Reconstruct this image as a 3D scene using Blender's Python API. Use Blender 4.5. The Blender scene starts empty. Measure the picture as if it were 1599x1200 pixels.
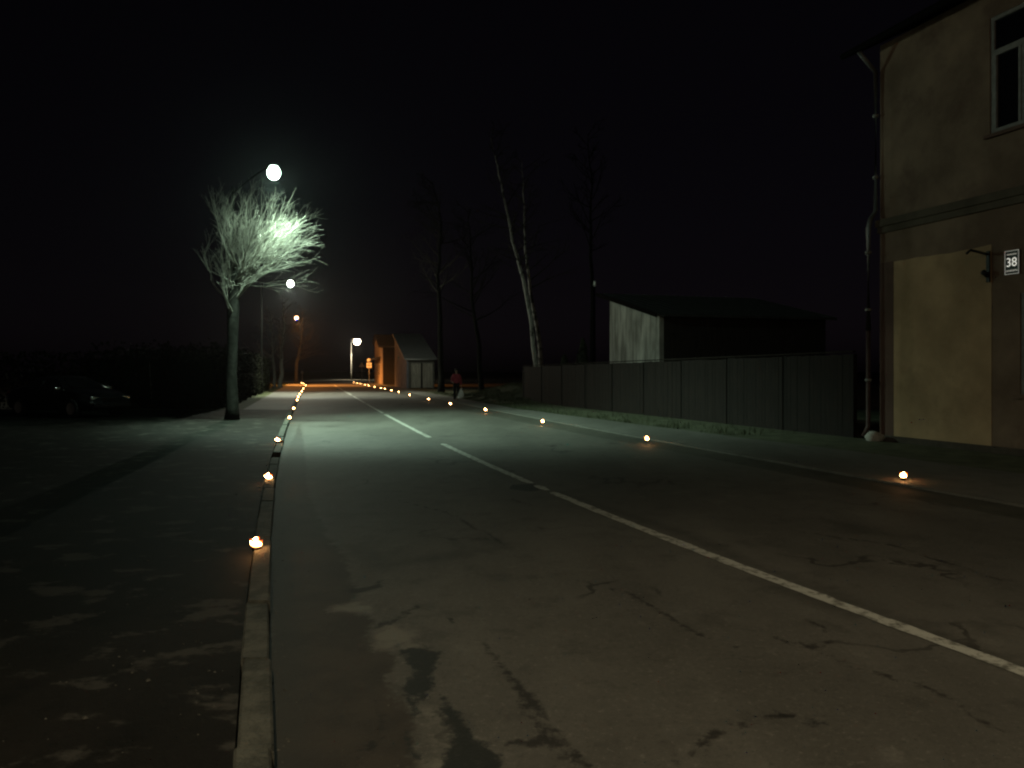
import bpy, bmesh, math, random
import numpy as np
from mathutils import Vector, Matrix

# ------------------------------------------------------------------ camera, sky, exposure
scene = bpy.context.scene
COL = scene.collection
F = 1200.0            # focal length in photo pixels (1599 wide)
CAMH = 1.6
HOR = 580.0           # horizon row in the photo
cam_d = bpy.data.cameras.new('camera')
cam = bpy.data.objects.new('camera', cam_d)
COL.objects.link(cam)
cam.location = (0, 0, CAMH)
cam.rotation_euler = (math.radians(90), 0, 0)
cam_d.sensor_width = 36.0
cam_d.lens = 36.0 * F / 1599.0
cam_d.shift_y = (HOR - 600.0) / 1599.0
cam_d.clip_start = 0.05
cam_d.clip_end = 3000
cam_d.dof.use_dof = True
cam_d.dof.focus_distance = 7.0
cam_d.dof.aperture_fstop = 4.5
scene.camera = cam

world = bpy.data.worlds.new("World")
scene.world = world
world.use_nodes = True
wn = world.node_tree
bg = wn.nodes['Background']
sky = wn.nodes.new('ShaderNodeTexSky')
sky.sky_type = 'NISHITA'
sky.sun_disc = False
sky.sun_elevation = math.radians(2.0)
sky.sun_rotation = math.radians(200)
hue = wn.nodes.new('ShaderNodeHueSaturation')
hue.inputs['Saturation'].default_value = 0.25
wn.links.new(sky.outputs[0], hue.inputs['Color'])
tint = wn.nodes.new('ShaderNodeMix'); tint.data_type = 'RGBA'; tint.blend_type = 'MULTIPLY'; tint.inputs[0].default_value = 1.0
tint.inputs[7].default_value = (1.0, 0.78, 1.25, 1)
wn.links.new(hue.outputs[0], tint.inputs[6])
wn.links.new(tint.outputs[2], bg.inputs['Color'])
bg.inputs['Strength'].default_value = 0.0011      # night: almost no skylight left

scene.view_settings.view_transform = 'Standard'
scene.view_settings.look = 'None'
scene.view_settings.exposure = 0.0
scene.view_settings.gamma = 1.0
scene.cycles.use_denoising = True
scene.cycles.max_bounces = 5
scene.cycles.sample_clamp_indirect = 4.0
scene.cycles.use_light_tree = True
scene.cycles.filter_width = 2.2
scene.cycles.light_sampling_threshold = 0.0

LAMP_COOL = (0.66, 1.0, 0.78)
LAMP_WHITE = (0.92, 1.0, 0.80)
LAMP_SODIUM = (1.0, 0.36, 0.075)
LAMP_WARM = (1.0, 0.84, 0.56)

# ------------------------------------------------------------------ helpers
def G(u, v, z=0.0):
    """photo pixel -> point on the plane at height z"""
    Y = F * (CAMH - z) / (v - HOR)
    return Vector(((u - 799.5) / F * Y, Y, z))

def P(u, v, Y):
    return Vector(((u - 799.5) / F * Y, Y, CAMH + (HOR - v) / F * Y))

class MB:
    def __init__(s):
        s.v = []; s.f = []; s.sm = []; s.mi = []
    def add(s, verts, faces, smooth=False, mi=0):
        o = len(s.v)
        s.v.extend([tuple(p) for p in verts])
        for f in faces:
            s.f.append(tuple(i + o for i in f)); s.sm.append(smooth); s.mi.append(mi)
    def box(s, c, size, M=None, mi=0):
        x, y, z = size[0] / 2, size[1] / 2, size[2] / 2
        vs = [Vector((a * x, b * y, d * z)) for a in (-1, 1) for b in (-1, 1) for d in (-1, 1)]
        if M is not None: vs = [M @ p for p in vs]
        c = Vector(c)
        s.add([p + c for p in vs], [(0, 1, 3, 2), (4, 6, 7, 5), (0, 4, 5, 1), (2, 3, 7, 6), (0, 2, 6, 4), (1, 5, 7, 3)], mi=mi)
    def hexa(s, lo, hi, mi=0):
        """lo, hi: 4 points each"""
        s.add(list(lo) + list(hi), [(3, 2, 1, 0), (4, 5, 6, 7), (0, 1, 5, 4), (1, 2, 6, 5), (2, 3, 7, 6), (3, 0, 4, 7)], mi=mi)
    def tube(s, pts, rad, n=6, caps=True, mi=0):
        pts = [Vector(p) for p in pts]
        m = len(pts)
        if not isinstance(rad, (list, tuple)): rad = [rad] * m
        rings = []
        t0 = (pts[1] - pts[0]).normalized()
        ref = Vector((0, 0, 1)) if abs(t0.z) < 0.9 else Vector((1, 0, 0))
        for i in range(m):
            t = (pts[min(i + 1, m - 1)] - pts[max(i - 1, 0)])
            if t.length < 1e-9: t = t0
            t.normalize()
            a = t.cross(ref)
            if a.length < 1e-6: a = t.orthogonal()
            a.normalize(); b = t.cross(a)
            rings.append([pts[i] + (a * math.cos(2 * math.pi * k / n) + b * math.sin(2 * math.pi * k / n)) * rad[i] for k in range(n)])
        vs = [p for r in rings for p in r]
        fs = []
        for i in range(m - 1):
            for k in range(n):
                fs.append((i * n + k, i * n + (k + 1) % n, (i + 1) * n + (k + 1) % n, (i + 1) * n + k))
        if caps:
            fs.append(tuple(range(n - 1, -1, -1))); fs.append(tuple((m - 1) * n + k for k in range(n)))
        s.add(vs, fs, smooth=True, mi=mi)
    def lathe(s, prof, c=(0, 0, 0), n=16, M=None, caps=True, mi=0):
        """prof: list of (r, z)"""
        c = Vector(c); vs = []
        for r, z in prof:
            for k in range(n):
                p = Vector((r * math.cos(2 * math.pi * k / n), r * math.sin(2 * math.pi * k / n), z))
                if M is not None: p = M @ p
                vs.append(p + c)
        fs = []
        for i in range(len(prof) - 1):
            for k in range(n):
                fs.append((i * n + k, i * n + (k + 1) % n, (i + 1) * n + (k + 1) % n, (i + 1) * n + k))
        if caps:
            fs.append(tuple(range(n - 1, -1, -1))); fs.append(tuple((len(prof) - 1) * n + k for k in range(n)))
        s.add(vs, fs, smooth=True, mi=mi)
    def build(s, name, m, parent=None, bevel=0.0):
        me = bpy.data.meshes.new(name)
        me.from_pydata(s.v, [], s.f)
        me.polygons.foreach_set('use_smooth', s.sm)
        ms = m if isinstance(m, (list, tuple)) else [m]
        for x in ms: me.materials.append(x)
        me.polygons.foreach_set('material_index', s.mi)
        me.update()
        o = bpy.data.objects.new(name, me)
        COL.objects.link(o)
        if parent is not None:
            o.parent = parent
        if bevel > 0:
            b = o.modifiers.new('bevel', 'BEVEL'); b.width = bevel; b.segments = 2; b.limit_method = 'ANGLE'
        return o

def empty(name, loc=(0, 0, 0), rz=0.0):
    o = bpy.data.objects.new(name, None)
    COL.objects.link(o); o.location = loc; o.rotation_euler = (0, 0, rz)
    o.empty_display_size = 0.3
    return o

def tag(o, label, cat, group=None, kind=None):
    o['label'] = label; o['category'] = cat
    if group: o['group'] = group
    if kind: o['kind'] = kind
    return o

def struct(o, label, cat='ground'):
    o['kind'] = 'structure'; o['label'] = label; o['category'] = cat
    return o

# ------------------------------------------------------------------ materials
def mat(name, c1, c2=None, scale=4.0, rough=0.8, bump=0.0, bscale=40.0, detail=6.0, spec=0.3, metal=0.0, lo=0.35, hi=0.65, stretch=None):
    m = bpy.data.materials.new(name); m.use_nodes = True
    nt = m.node_tree; N = nt.nodes; L = nt.links
    b = N['Principled BSDF']
    b.inputs['Roughness'].default_value = rough
    b.inputs['Specular IOR Level'].default_value = spec
    b.inputs['Metallic'].default_value = metal
    tc = N.new('ShaderNodeTexCoord')
    src = tc.outputs['Object']
    if stretch:
        mp = N.new('ShaderNodeMapping'); mp.inputs['Scale'].default_value = stretch
        L.new(src, mp.inputs['Vector']); src = mp.outputs['Vector']
    if c2 is not None:
        n = N.new('ShaderNodeTexNoise'); n.inputs['Scale'].default_value = scale; n.inputs['Detail'].default_value = detail
        n.inputs['Roughness'].default_value = 0.6
        L.new(src, n.inputs['Vector'])
        r = N.new('ShaderNodeValToRGB')
        r.color_ramp.elements[0].position = lo; r.color_ramp.elements[0].color = (*c1, 1)
        r.color_ramp.elements[1].position = hi; r.color_ramp.elements[1].color = (*c2, 1)
        L.new(n.outputs['Fac'], r.inputs['Fac']); L.new(r.outputs['Color'], b.inputs['Base Color'])
    else:
        b.inputs['Base Color'].default_value = (*c1, 1)
    if bump > 0:
        n2 = N.new('ShaderNodeTexNoise'); n2.inputs['Scale'].default_value = bscale; n2.inputs['Detail'].default_value = 4
        L.new(src, n2.inputs['Vector'])
        bp = N.new('ShaderNodeBump'); bp.inputs['Strength'].default_value = bump; bp.inputs['Distance'].default_value = 0.02
        L.new(n2.outputs['Fac'], bp.inputs['Height']); L.new(bp.outputs['Normal'], b.inputs['Normal'])
    return m

def emit(name, col, s, sampling=True):
    m = bpy.data.materials.new(name); m.use_nodes = True
    b = m.node_tree.nodes['Principled BSDF']
    b.inputs['Base Color'].default_value = (*[min(1, c) for c in col], 1)
    b.inputs['Emission Color'].default_value = (*col, 1)
    b.inputs['Emission Strength'].default_value = s
    if not sampling: m.cycles.emission_sampling = 'NONE'
    return m

M_soil = mat('soil', (0.022, 0.021, 0.017), (0.05, 0.047, 0.036), 1.3, 0.95, 0.8, 25)
M_verge = mat('verge_earth', (0.045, 0.05, 0.027), (0.095, 0.10, 0.06), 2.2, 0.95, 0.9, 18)
M_grass = mat('grass', (0.03, 0.038, 0.016), (0.065, 0.07, 0.035), 1.6, 0.8)
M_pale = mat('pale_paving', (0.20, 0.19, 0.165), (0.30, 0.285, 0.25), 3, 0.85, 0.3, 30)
M_kerb = mat('kerb_concrete', (0.045, 0.045, 0.035), (0.092, 0.09, 0.072), 7, 0.85, 1.0, 45, lo=.4, hi=.6)
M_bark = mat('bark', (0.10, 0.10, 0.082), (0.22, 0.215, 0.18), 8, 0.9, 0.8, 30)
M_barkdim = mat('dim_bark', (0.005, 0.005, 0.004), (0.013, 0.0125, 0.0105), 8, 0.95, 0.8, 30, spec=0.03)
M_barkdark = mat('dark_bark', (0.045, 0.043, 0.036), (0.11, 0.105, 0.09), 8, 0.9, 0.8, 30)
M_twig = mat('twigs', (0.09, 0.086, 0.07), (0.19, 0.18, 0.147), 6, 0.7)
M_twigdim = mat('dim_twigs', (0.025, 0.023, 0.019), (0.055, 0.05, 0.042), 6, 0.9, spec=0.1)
M_birch = mat('birch_bark', (0.06, 0.056, 0.05), (0.46, 0.445, 0.40), 3.0, 0.8, 0.4, 20, lo=0.40, hi=0.52, stretch=(1, 1, 0.5))
M_dkmetal = mat('dark_metal', (0.025, 0.025, 0.025), None, rough=0.5, metal=0.6)
M_grey = mat('galvanised', (0.22, 0.22, 0.21), (0.34, 0.34, 0.32), 5, 0.55, metal=0.3)
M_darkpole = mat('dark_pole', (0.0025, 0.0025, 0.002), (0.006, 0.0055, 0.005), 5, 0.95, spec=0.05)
M_plank = mat('fence_planks', (0.005, 0.003, 0.0022), (0.014, 0.008, 0.0056), 3, 0.85, 0.5, 30, stretch=(6, 6, 0.6))
M_plankcap = mat('fence_cap', (0.018, 0.014, 0.012), (0.03, 0.024, 0.021), 3, 0.9, spec=0.05)
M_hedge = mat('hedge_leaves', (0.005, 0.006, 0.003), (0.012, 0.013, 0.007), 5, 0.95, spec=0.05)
M_thuja = mat('thuja_leaves', (0.03, 0.035, 0.022), (0.06, 0.065, 0.04), 5, 0.9)
M_roofmetal = mat('grey_roof_sheet', (0.14, 0.143, 0.14), (0.26, 0.263, 0.25), 2, 0.6, 0.2, 6, stretch=(1, 8, 1))
M_wood = mat('grey_boards', (0.15, 0.14, 0.115), (0.30, 0.28, 0.235), 2.5, 0.9, 0.5, 20, stretch=(5, 5, 0.4))
M_brownplaster = mat('brown_plaster', (0.10, 0.095, 0.11), (0.18, 0.17, 0.185), 1.2, 0.9, 0.3, 30)
M_ochre = mat('ochre_plaster', (0.52, 0.42, 0.33), (0.66, 0.54, 0.42), 1.0, 0.9, 0.3, 30)
M_white = mat('white_paint', (0.62, 0.61, 0.58), (0.75, 0.74, 0.70), 6, 0.6)
M_stone = mat('pale_stone', (0.32, 0.31, 0.28), (0.52, 0.5, 0.46), 6, 0.9, 0.6, 14)
M_black = mat('black_paint', (0.004, 0.004, 0.004), None, rough=0.9, spec=0.03)
M_glass_dark = mat('window_glass', (0.006, 0.006, 0.008), None, rough=0.08, spec=0.5)

# ------------------------------------------------------------------ the road's plan
def Xc(Y):    # centre line
    Y = np.asarray(Y, float)
    f = 2.716 - 0.262 * Y + 1.86 * np.exp(-np.maximum(Y, 0) / 7.4)
    return np.where(Y < 0, 4.576 - 0.513 * Y, f)
def Xk(Y):    # road-side face of the left kerb
    Y = np.asarray(Y, float)
    f = -0.74 - 0.261 * Y + 0.84 * np.exp(-np.maximum(Y, 0) / 8.5)
    return np.where(Y < 0, 0.10 - 0.36 * Y, f)
def fr(Y): return np.clip((32 - np.asarray(Y, float)) / 18, 0, 1)
def Xe(Y): return Xc(Y) + 3.6 + 0.9 * fr(Y)       # right road edge
def Xg(Y): return Xc(Y) + 4.65 + 0.45 * fr(Y)     # end of the dirty gutter strip
def Xo(Y): return Xc(Y) + 5.9 + 1.9 * fr(Y)       # outer edge of the right footway
ADIR = Vector((-0.253, 0.9675, 0))                # along the road, away
BDIR = Vector((0.9675, 0.253, 0))                 # away from the road, to the right

def rows(y0, y1, near=0.08):
    ys = [y0]
    while ys[-1] < y1:
        y = ys[-1]
        ys.append(y + (0.5 if y < 1.5 else near if y < 13 else near + (y - 13) * 0.02))
    ys[-1] = y1
    return np.array(ys)

def strip_mesh(name, ys, fl, frt, ncol, zf, m, skirt=0.0):
    """sheet between two curves; zf(X,Y,t) gives the height"""
    t = np.linspace(0, 1, ncol + 1)
    xl = fl(ys); xr = frt(ys)
    X = xl[:, None] * (1 - t)[None] + xr[:, None] * t[None]
    Y = np.repeat(ys[:, None], ncol + 1, 1)
    Z = zf(X, Y, np.repeat(t[None], len(ys), 0))
    V = np.stack([X, Y, Z], -1).reshape(-1, 3)
    n = ncol + 1
    i = np.arange(len(ys) - 1)[:, None] * n + np.arange(ncol)[None]
    Q = np.stack([i, i + 1, i + n + 1, i + n], -1).reshape(-1, 4)
    vs = V.tolist(); fs = Q.tolist()
    if skirt > 0:
        for col in (0, ncol):
            base = len(vs)
            for r in range(len(ys)):
                p = V[r * n + col]; vs.append([p[0], p[1], p[2] - skirt])
            for r in range(len(ys) - 1):
                a, b2 = r * n + col, (r + 1) * n + col
                fs.append([a, b2, base + r + 1, base + r] if col == 0 else [b2, a, base + r, base + r + 1])
    me = bpy.data.meshes.new(name)
    me.from_pydata(vs, [], fs)
    me.polygons.foreach_set('use_smooth', [False] * len(fs))
    me.materials.append(m)
    o = bpy.data.objects.new(name, me); COL.objects.link(o)
    return o, V

# ---- ground sheet
gb = MB()
gb.add([(-900, -300, -0.06), (900, -300, -0.06), (900, 1500, -0.06), (-900, 1500, -0.06)], [(0, 1, 2, 3)])
struct(gb.build('ground', M_soil), 'bare dark ground stretching away on both sides of the road')

# ---- asphalt with stains and cracks (distance fields stored on the mesh, edges broken up by noise)
def Z2(pts, ox, oy, s):   # zoom-crop pixels -> ground XY
    return np.array([tuple(G(ox + x * s, oy + y * s))[:2] for x, y in pts])
def sdf_poly(V, poly):
    x, y = V[:, 0], V[:, 1]
    d = np.full(len(V), 1e9); inside = np.zeros(len(V), bool)
    n = len(poly)
    for i in range(n):
        a, b = poly[i], poly[(i + 1) % n]
        e = b - a; w = V[:, :2] - a
        h = np.clip((w @ e) / max(e @ e, 1e-9), 0, 1)
        d = np.minimum(d, np.hypot(*(w - h[:, None] * e).T))
        c = ((a[1] > y) != (b[1] > y)) & (x < (b[0] - a[0]) * (y - a[1]) / (b[1] - a[1] + 1e-12) + a[0])
        inside ^= c
    return np.where(inside, -d, d)
def sdf_line(V, pts, w):
    d = np.full(len(V), 1e9)
    if not isinstance(w, (list, tuple)): w = [w] * len(pts)
    for i in range(len(pts) - 1):
        a, b = pts[i], pts[i + 1]; e = b - a; q = V[:, :2] - a
        h = np.clip((q @ e) / max(e @ e, 1e-9), 0, 1)
        d = np.minimum(d, np.hypot(*(q - h[:, None] * e).T) - (w[i] * (1 - h) + w[i + 1] * h))
    return d

def asphalt(name, attrs=True, base=((0.060, 0.056, 0.047), (0.095, 0.089, 0.076)), gr=1.0):
    m = bpy.data.materials.new(name); m.use_nodes = True
    nt = m.node_tree; N = nt.nodes; L = nt.links
    b = N['Principled BSDF']
    tc = N.new('ShaderNodeTexCoord'); O = tc.outputs['Object']
    def noise(scale, detail=6, rough=0.6, mapping=None):
        n = N.new('ShaderNodeTexNoise'); n.inputs['Scale'].default_value = scale
        n.inputs['Detail'].default_value = detail; n.inputs['Roughness'].default_value = rough
        if mapping:
            mp = N.new('ShaderNodeMapping'); mp.inputs['Scale'].default_value = mapping[0]; mp.inputs['Rotation'].default_value = (0, 0, mapping[1])
            L.new(O, mp.inputs['Vector']); L.new(mp.outputs['Vector'], n.inputs['Vector'])
        else: L.new(O, n.inputs['Vector'])
        return n.outputs['Fac']
    def math2(op, a, c):
        k = N.new('ShaderNodeMath'); k.operation = op
        for i, q in enumerate((a, c)):
            if isinstance(q, (int, float)): k.inputs[i].default_value = q
            else: L.new(q, k.inputs[i])
        return k.outputs[0]
    def rng(src, a, c, lo, hi):
        r = N.new('ShaderNodeMapRange'); r.interpolation_type = 'SMOOTHSTEP'
        L.new(src, r.inputs[0])
        for i, q in enumerate((a, c, lo, hi)): r.inputs[i + 1].default_value = q
        return r.outputs[0]
    def mix(a, c, f, mode='MIX'):
        k = N.new('ShaderNodeMix'); k.data_type = 'RGBA'; k.blend_type = mode
        if isinstance(f, (int, float)): k.inputs[0].default_value = f
        else: L.new(f, k.inputs[0])
        for i, q in ((6, a), (7, c)):
            if isinstance(q, tuple): k.inputs[i].default_value = (*q, 1)
            else: L.new(q, k.inputs[i])
        return k.outputs[2]
    big = noise(0.45, 5, 0.6, ((1.0, 0.35, 1), -0.26))
    mid = noise(2.6, 6, 0.65)
    fine = noise(90, 3, 0.7)
    grit = noise(30, 5, 0.8)
    col = mix(base[0], base[1], rng(big, 0.36, 0.64, 0, 1))
    col = mix(col, tuple(q * .62 for q in base[0]), rng(mid, 0.50, 0.68, 0, 0.5))
    col = mix(col, tuple(q * 1.35 for q in base[1]), rng(mid, 0.42, 0.32, 0, 0.35))
    col = mix(col, tuple(q * 1.8 for q in base[1]), rng(fine, 0.60, 0.74, 0, 0.5))
    col = mix(col, tuple(q * .4 for q in base[0]), rng(fine, 0.42, 0.30, 0, 0.55))
    col = mix(col, tuple(q * 1.7 for q in base[1]), rng(grit, 0.56, 0.68, 0, 0.5))
    col = mix(col, tuple(q * .45 for q in base[0]), rng(grit, 0.45, 0.34, 0, 0.5))
    rough = 0.78
    if attrs:
        jit = math2('MULTIPLY', math2('SUBTRACT', noise(7, 6, 0.7), 0.5), 0.34)
        jit2 = math2('MULTIPLY', math2('SUBTRACT', noise(16, 6, 0.75), 0.5), 0.16)
        def at(nm):
            a = N.new('ShaderNodeAttribute'); a.attribute_name = nm; return a.outputs['Fac']
        lane = rng(math2('ADD', at('lane'), jit), -0.03, 0.04, 0.85, 0)
        lanec = mix((0.018, 0.0125, 0.008), (0.034, 0.025, 0.017), rng(mid, 0.35, 0.65, 0, 1))
        lanec = mix(lanec, (0.06, 0.05, 0.036), rng(fine, 0.58, 0.72, 0, 0.6))
        col = mix(col, lanec, lane)
        pale = rng(math2('ADD', at('pale'), jit), -0.06, 0.06, 0.7, 0)
        col = mix(col, (0.15, 0.142, 0.118), pale)
        wet = rng(math2('ADD', at('wet'), jit2), -0.015, 0.02, 0.95, 0)
        col = mix(col, mix((0.011, 0.012, 0.010), (0.03, 0.03, 0.025), rng(grit, 0.5, 0.75, 0, 1)), wet)
        crack = rng(math2('ADD', at('crack'), jit2), -0.012, 0.024, 0.84, 0)
        col = mix(col, (0.010, 0.008, 0.006), crack)
        soft = rng(math2('ADD', at('soft'), jit), -0.08, 0.18, 0.55, 0)
        col = mix(col, (0.028, 0.026, 0.021), soft)
        # fine net of cracks and pocks
        vor = N.new('ShaderNodeTexVoronoi'); vor.feature = 'DISTANCE_TO_EDGE'; vor.inputs['Scale'].default_value = 0.55
        mp = N.new('ShaderNodeVectorMath'); mp.operation = 'MULTIPLY_ADD'
        nz = N.new('ShaderNodeTexNoise'); nz.inputs['Scale'].default_value = 1.8; nz.inputs['Detail'].default_value = 5
        L.new(O, nz.inputs['Vector']); L.new(nz.outputs['Color'], mp.inputs[0]); mp.inputs[1].default_value = (0.9, 0.9, 0.9); L.new(O, mp.inputs[2])
        L.new(mp.outputs[0], vor.inputs['Vector'])
        net = math2('MULTIPLY', rng(vor.outputs['Distance'], 0.004, 0.02, 0.85, 0), rng(noise(0.5, 3), 0.52, 0.62, 0, 1))
        col = mix(col, (0.018, 0.016, 0.013), net)
        pock = rng(noise(5.5, 4, 0.75), 0.70, 0.76, 0, 0.75)
        col = mix(col, (0.02, 0.019, 0.016), pock)
    L.new(col, b.inputs['Base Color'])
    b.inputs['Roughness'].default_value = rough
    b.inputs['Specular IOR Level'].default_value = 0.28 * gr
    bp = N.new('ShaderNodeBump'); bp.inputs['Strength'].default_value = 0.5; bp.inputs['Distance'].default_value = 0.006
    L.new(fine, bp.inputs['Height']); L.new(bp.outputs['Normal'], b.inputs['Normal'])
    return m

M_asphalt = asphalt('asphalt')
M_asphalt_plain = asphalt('footway_asphalt', False, ((0.055, 0.053, 0.045), (0.085, 0.082, 0.07)))
ROAD_END = 112.0
ys = rows(-14, ROAD_END)
road, RV = strip_mesh('road', ys, Xk, Xe, 100, lambda X, Y, t: -0.03 * (2 * t - 1) ** 2, M_asphalt)
struct(road, 'worn cracked asphalt road running away to the left', 'road')
c3 = 1 / 3.0
lane_poly = Z2([(750, 1260), (740, 1180), (720, 1000), (715, 900), (630, 820), (640, 660), (540, 600), (530, 490), (470, 450), (330, 440), (480, 400), (440, 290), (410, 200), (330, 100), (280, 0), (240, -100), (230, -250), (222, -330), (205, -420), (150, -300), (60, 0), (60, 600), (-100, 1260)], 400, 800, c3)
wet1 = Z2([(620, 580), (660, 600), (700, 640), (760, 615), (780, 650), (815, 645), (825, 600), (870, 640), (850, 680), (830, 730), (830, 800), (790, 850), (770, 830), (740, 900), (725, 1000), (740, 1200), (715, 1200), (718, 900), (690, 800), (740, 740), (720, 690), (680, 640)], 400, 800, c3)
wet2 = Z2([(840, 860), (880, 850), (970, 950), (980, 1000), (1080, 1070), (1150, 1130), (1140, 1260), (870, 1260), (880, 1110), (905, 1050), (910, 990), (860, 960)], 400, 800, c3)
pale1 = Z2([(820, 900), (850, 960), (905, 1000), (900, 1100), (850, 1080), (825, 1000)], 400, 800, c3)
pale2 = Z2([(800, 1120), (880, 1110), (870, 1260), (810, 1260)], 400, 800, c3)
pale3 = Z2([(760, 830), (785, 840), (765, 910), (740, 880)], 400, 800, c3)
pale4 = Z2([(330, 442), (480, 402), (540, 430), (500, 460)], 400, 800, c3)
pale5 = Z2([(550, 540), (650, 520), (740, 560), (740, 610), (700, 630), (640, 600), (580, 630)], 400, 800, c3)
s7 = 0.4372
blot1 = Z2([(870, 245), (920, 280), (970, 310), (1060, 308), (1150, 314), (1060, 290), (960, 262)], 900, 700, s7)
blot2 = Z2([(675, 925), (700, 930), (770, 960), (770, 970), (730, 955)], 900, 700, s7)
blot3 = Z2([(780, 965), (850, 960), (940, 972), (860, 985)], 900, 700, s7)
far_blot = np.array([tuple(G(u, v))[:2] for u, v in ((800, 757), (835, 756), (848, 764), (830, 768), (795, 764))])
gut_blot = np.array([tuple(G(u, v))[:2] for u, v in ((441, 698), (458, 702), (470, 715), (462, 735), (480, 745), (462, 752), (437, 740))])
cr = [
    (Z2([(1090, 640), (1180, 760), (1280, 870), (1330, 970), (1400, 1050), (1500, 1160), (1560, 1230)], 400, 800, c3), [0.012, 0.018, 0.034, 0.026, 0.040, 0.032, 0.026]),
    (Z2([(1190, 1065), (1330, 1062), (1400, 1080)], 400, 800, c3), [0.015, 0.028, 0.035]),
    (Z2([(540, 525), (640, 495), (720, 450), (760, 420)], 400, 800, c3), [0.02, 0.03, 0.022, 0.012]),
    (Z2([(390, 350), (480, 355), (560, 340), (610, 300)], 400, 800, c3), [0.02, 0.05, 0.035, 0.015]),
    (Z2([(780, 820), (760, 780), (620, 590)], 900, 700, s7)[:0], 0),
    (Z2([(700, 665), (760, 695), (840, 710), (930, 685)], 900, 700, s7), [0.004, 0.02, 0.02, 0.004]),
    (Z2([(850, 855), (960, 915)], 900, 700, s7), [0.012, 0.004]),
    (Z2([(820, 610), (870, 630), (905, 670)], 900, 700, s7), [0.008, 0.02, 0.008]),
]
cr = [c for c in cr if len(c[0])]
gp = lambda *q: np.array([tuple(G(u, v))[:2] for u, v in q])
cr += [(gp((700, 960), (760, 1010), (800, 1060), (830, 1110)), [.0, .012, .016, .02]),
       (gp((560, 1190), (600, 1120), (590, 1060)), [.02, .012, .004]),
       (gp((1040, 1195), (1120, 1140), (1210, 1115), (1290, 1120)), [.01, .016, .012, .004]),
       (gp((900, 905), (980, 925), (1080, 985), (1150, 1010)), [.006, .014, .012, .004]),
       (gp((1250, 1000), (1330, 1040), (1450, 1075), (1560, 1140)), [.004, .014, .016, .008]),
       (gp((620, 780), (700, 800), (790, 850)), [.01, .02, .02]),
       (gp((1250, 830), (1390, 850), (1560, 905)), [.01, .022, .012])]
softs = [
    (Z2([(610, 242), (800, 215), (1000, 188), (1160, 163), (1060, 105)], 400, 800, c3), [0.02, 0.05, 0.05, 0.05, 0.02]),
    (Z2([(450, 150), (520, 190), (600, 240)], 400, 800, c3), [0.06, 0.05, 0.02]),
    (Z2([(-60, 160), (400, 310), (640, 420), (820, 480), (1100, 600), (1600, 790)], 900, 700, s7), [0.01, 0.03, 0.02, 0.03, 0.02, 0.02]),
    (Z2([(640, 470), (900, 560), (1000, 600)], 900, 700, s7), [0.02, 0.03, 0.0]),
]
attr = {'lane': sdf_poly(RV, lane_poly),
        'wet': np.minimum.reduce([sdf_poly(RV, p) for p in (wet1, wet2, blot2, blot3, far_blot)]),
        'pale': np.minimum.reduce([sdf_poly(RV, p) for p in (pale1, pale2, pale3, pale4, pale5)]),
        'crack': np.minimum.reduce([sdf_line(RV, p, w) for p, w in cr]),
        'soft': np.minimum(np.minimum.reduce([sdf_line(RV, p, w) for p, w in softs]), np.minimum(sdf_poly(RV, gut_blot), sdf_poly(RV, blot1) + .06))}
attr['soft'] = np.minimum(attr['soft'], RV[:, 0] - Xk(RV[:, 1]) - 0.12)
for k, a in attr.items():
    at = road.data.attributes.new(k, 'FLOAT', 'POINT')
    full = np.full(len(road.data.vertices), 9.0, np.float32); full[:len(a)] = np.clip(a, -5, 9)
    at.data.foreach_set('value', full)

# ---- gutter strip and footway on the right, paved strip on the left
M_gutter = asphalt('gutter_dirt', False, ((0.035, 0.033, 0.026), (0.06, 0.057, 0.045)))
yf = rows(-14, ROAD_END, 0.35)
o, _ = strip_mesh('gutter', yf, Xe, Xg, 6, lambda X, Y, t: -0.03 + 0.03 * t, M_gutter)
struct(o, 'dirty gutter strip between the road and the right footway')
M_foot = asphalt('footway', False, ((0.085, 0.082, 0.07), (0.125, 0.12, 0.105)))
o, _ = strip_mesh('footway', yf, Xg, Xo, 10, lambda X, Y, t: 0.03 + 0.006 * np.sin(Y * 1.7 + X) * (Y < 40), M_foot, 0.08)
struct(o, 'narrow asphalt footway along the right side of the road', 'pavement')

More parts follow.
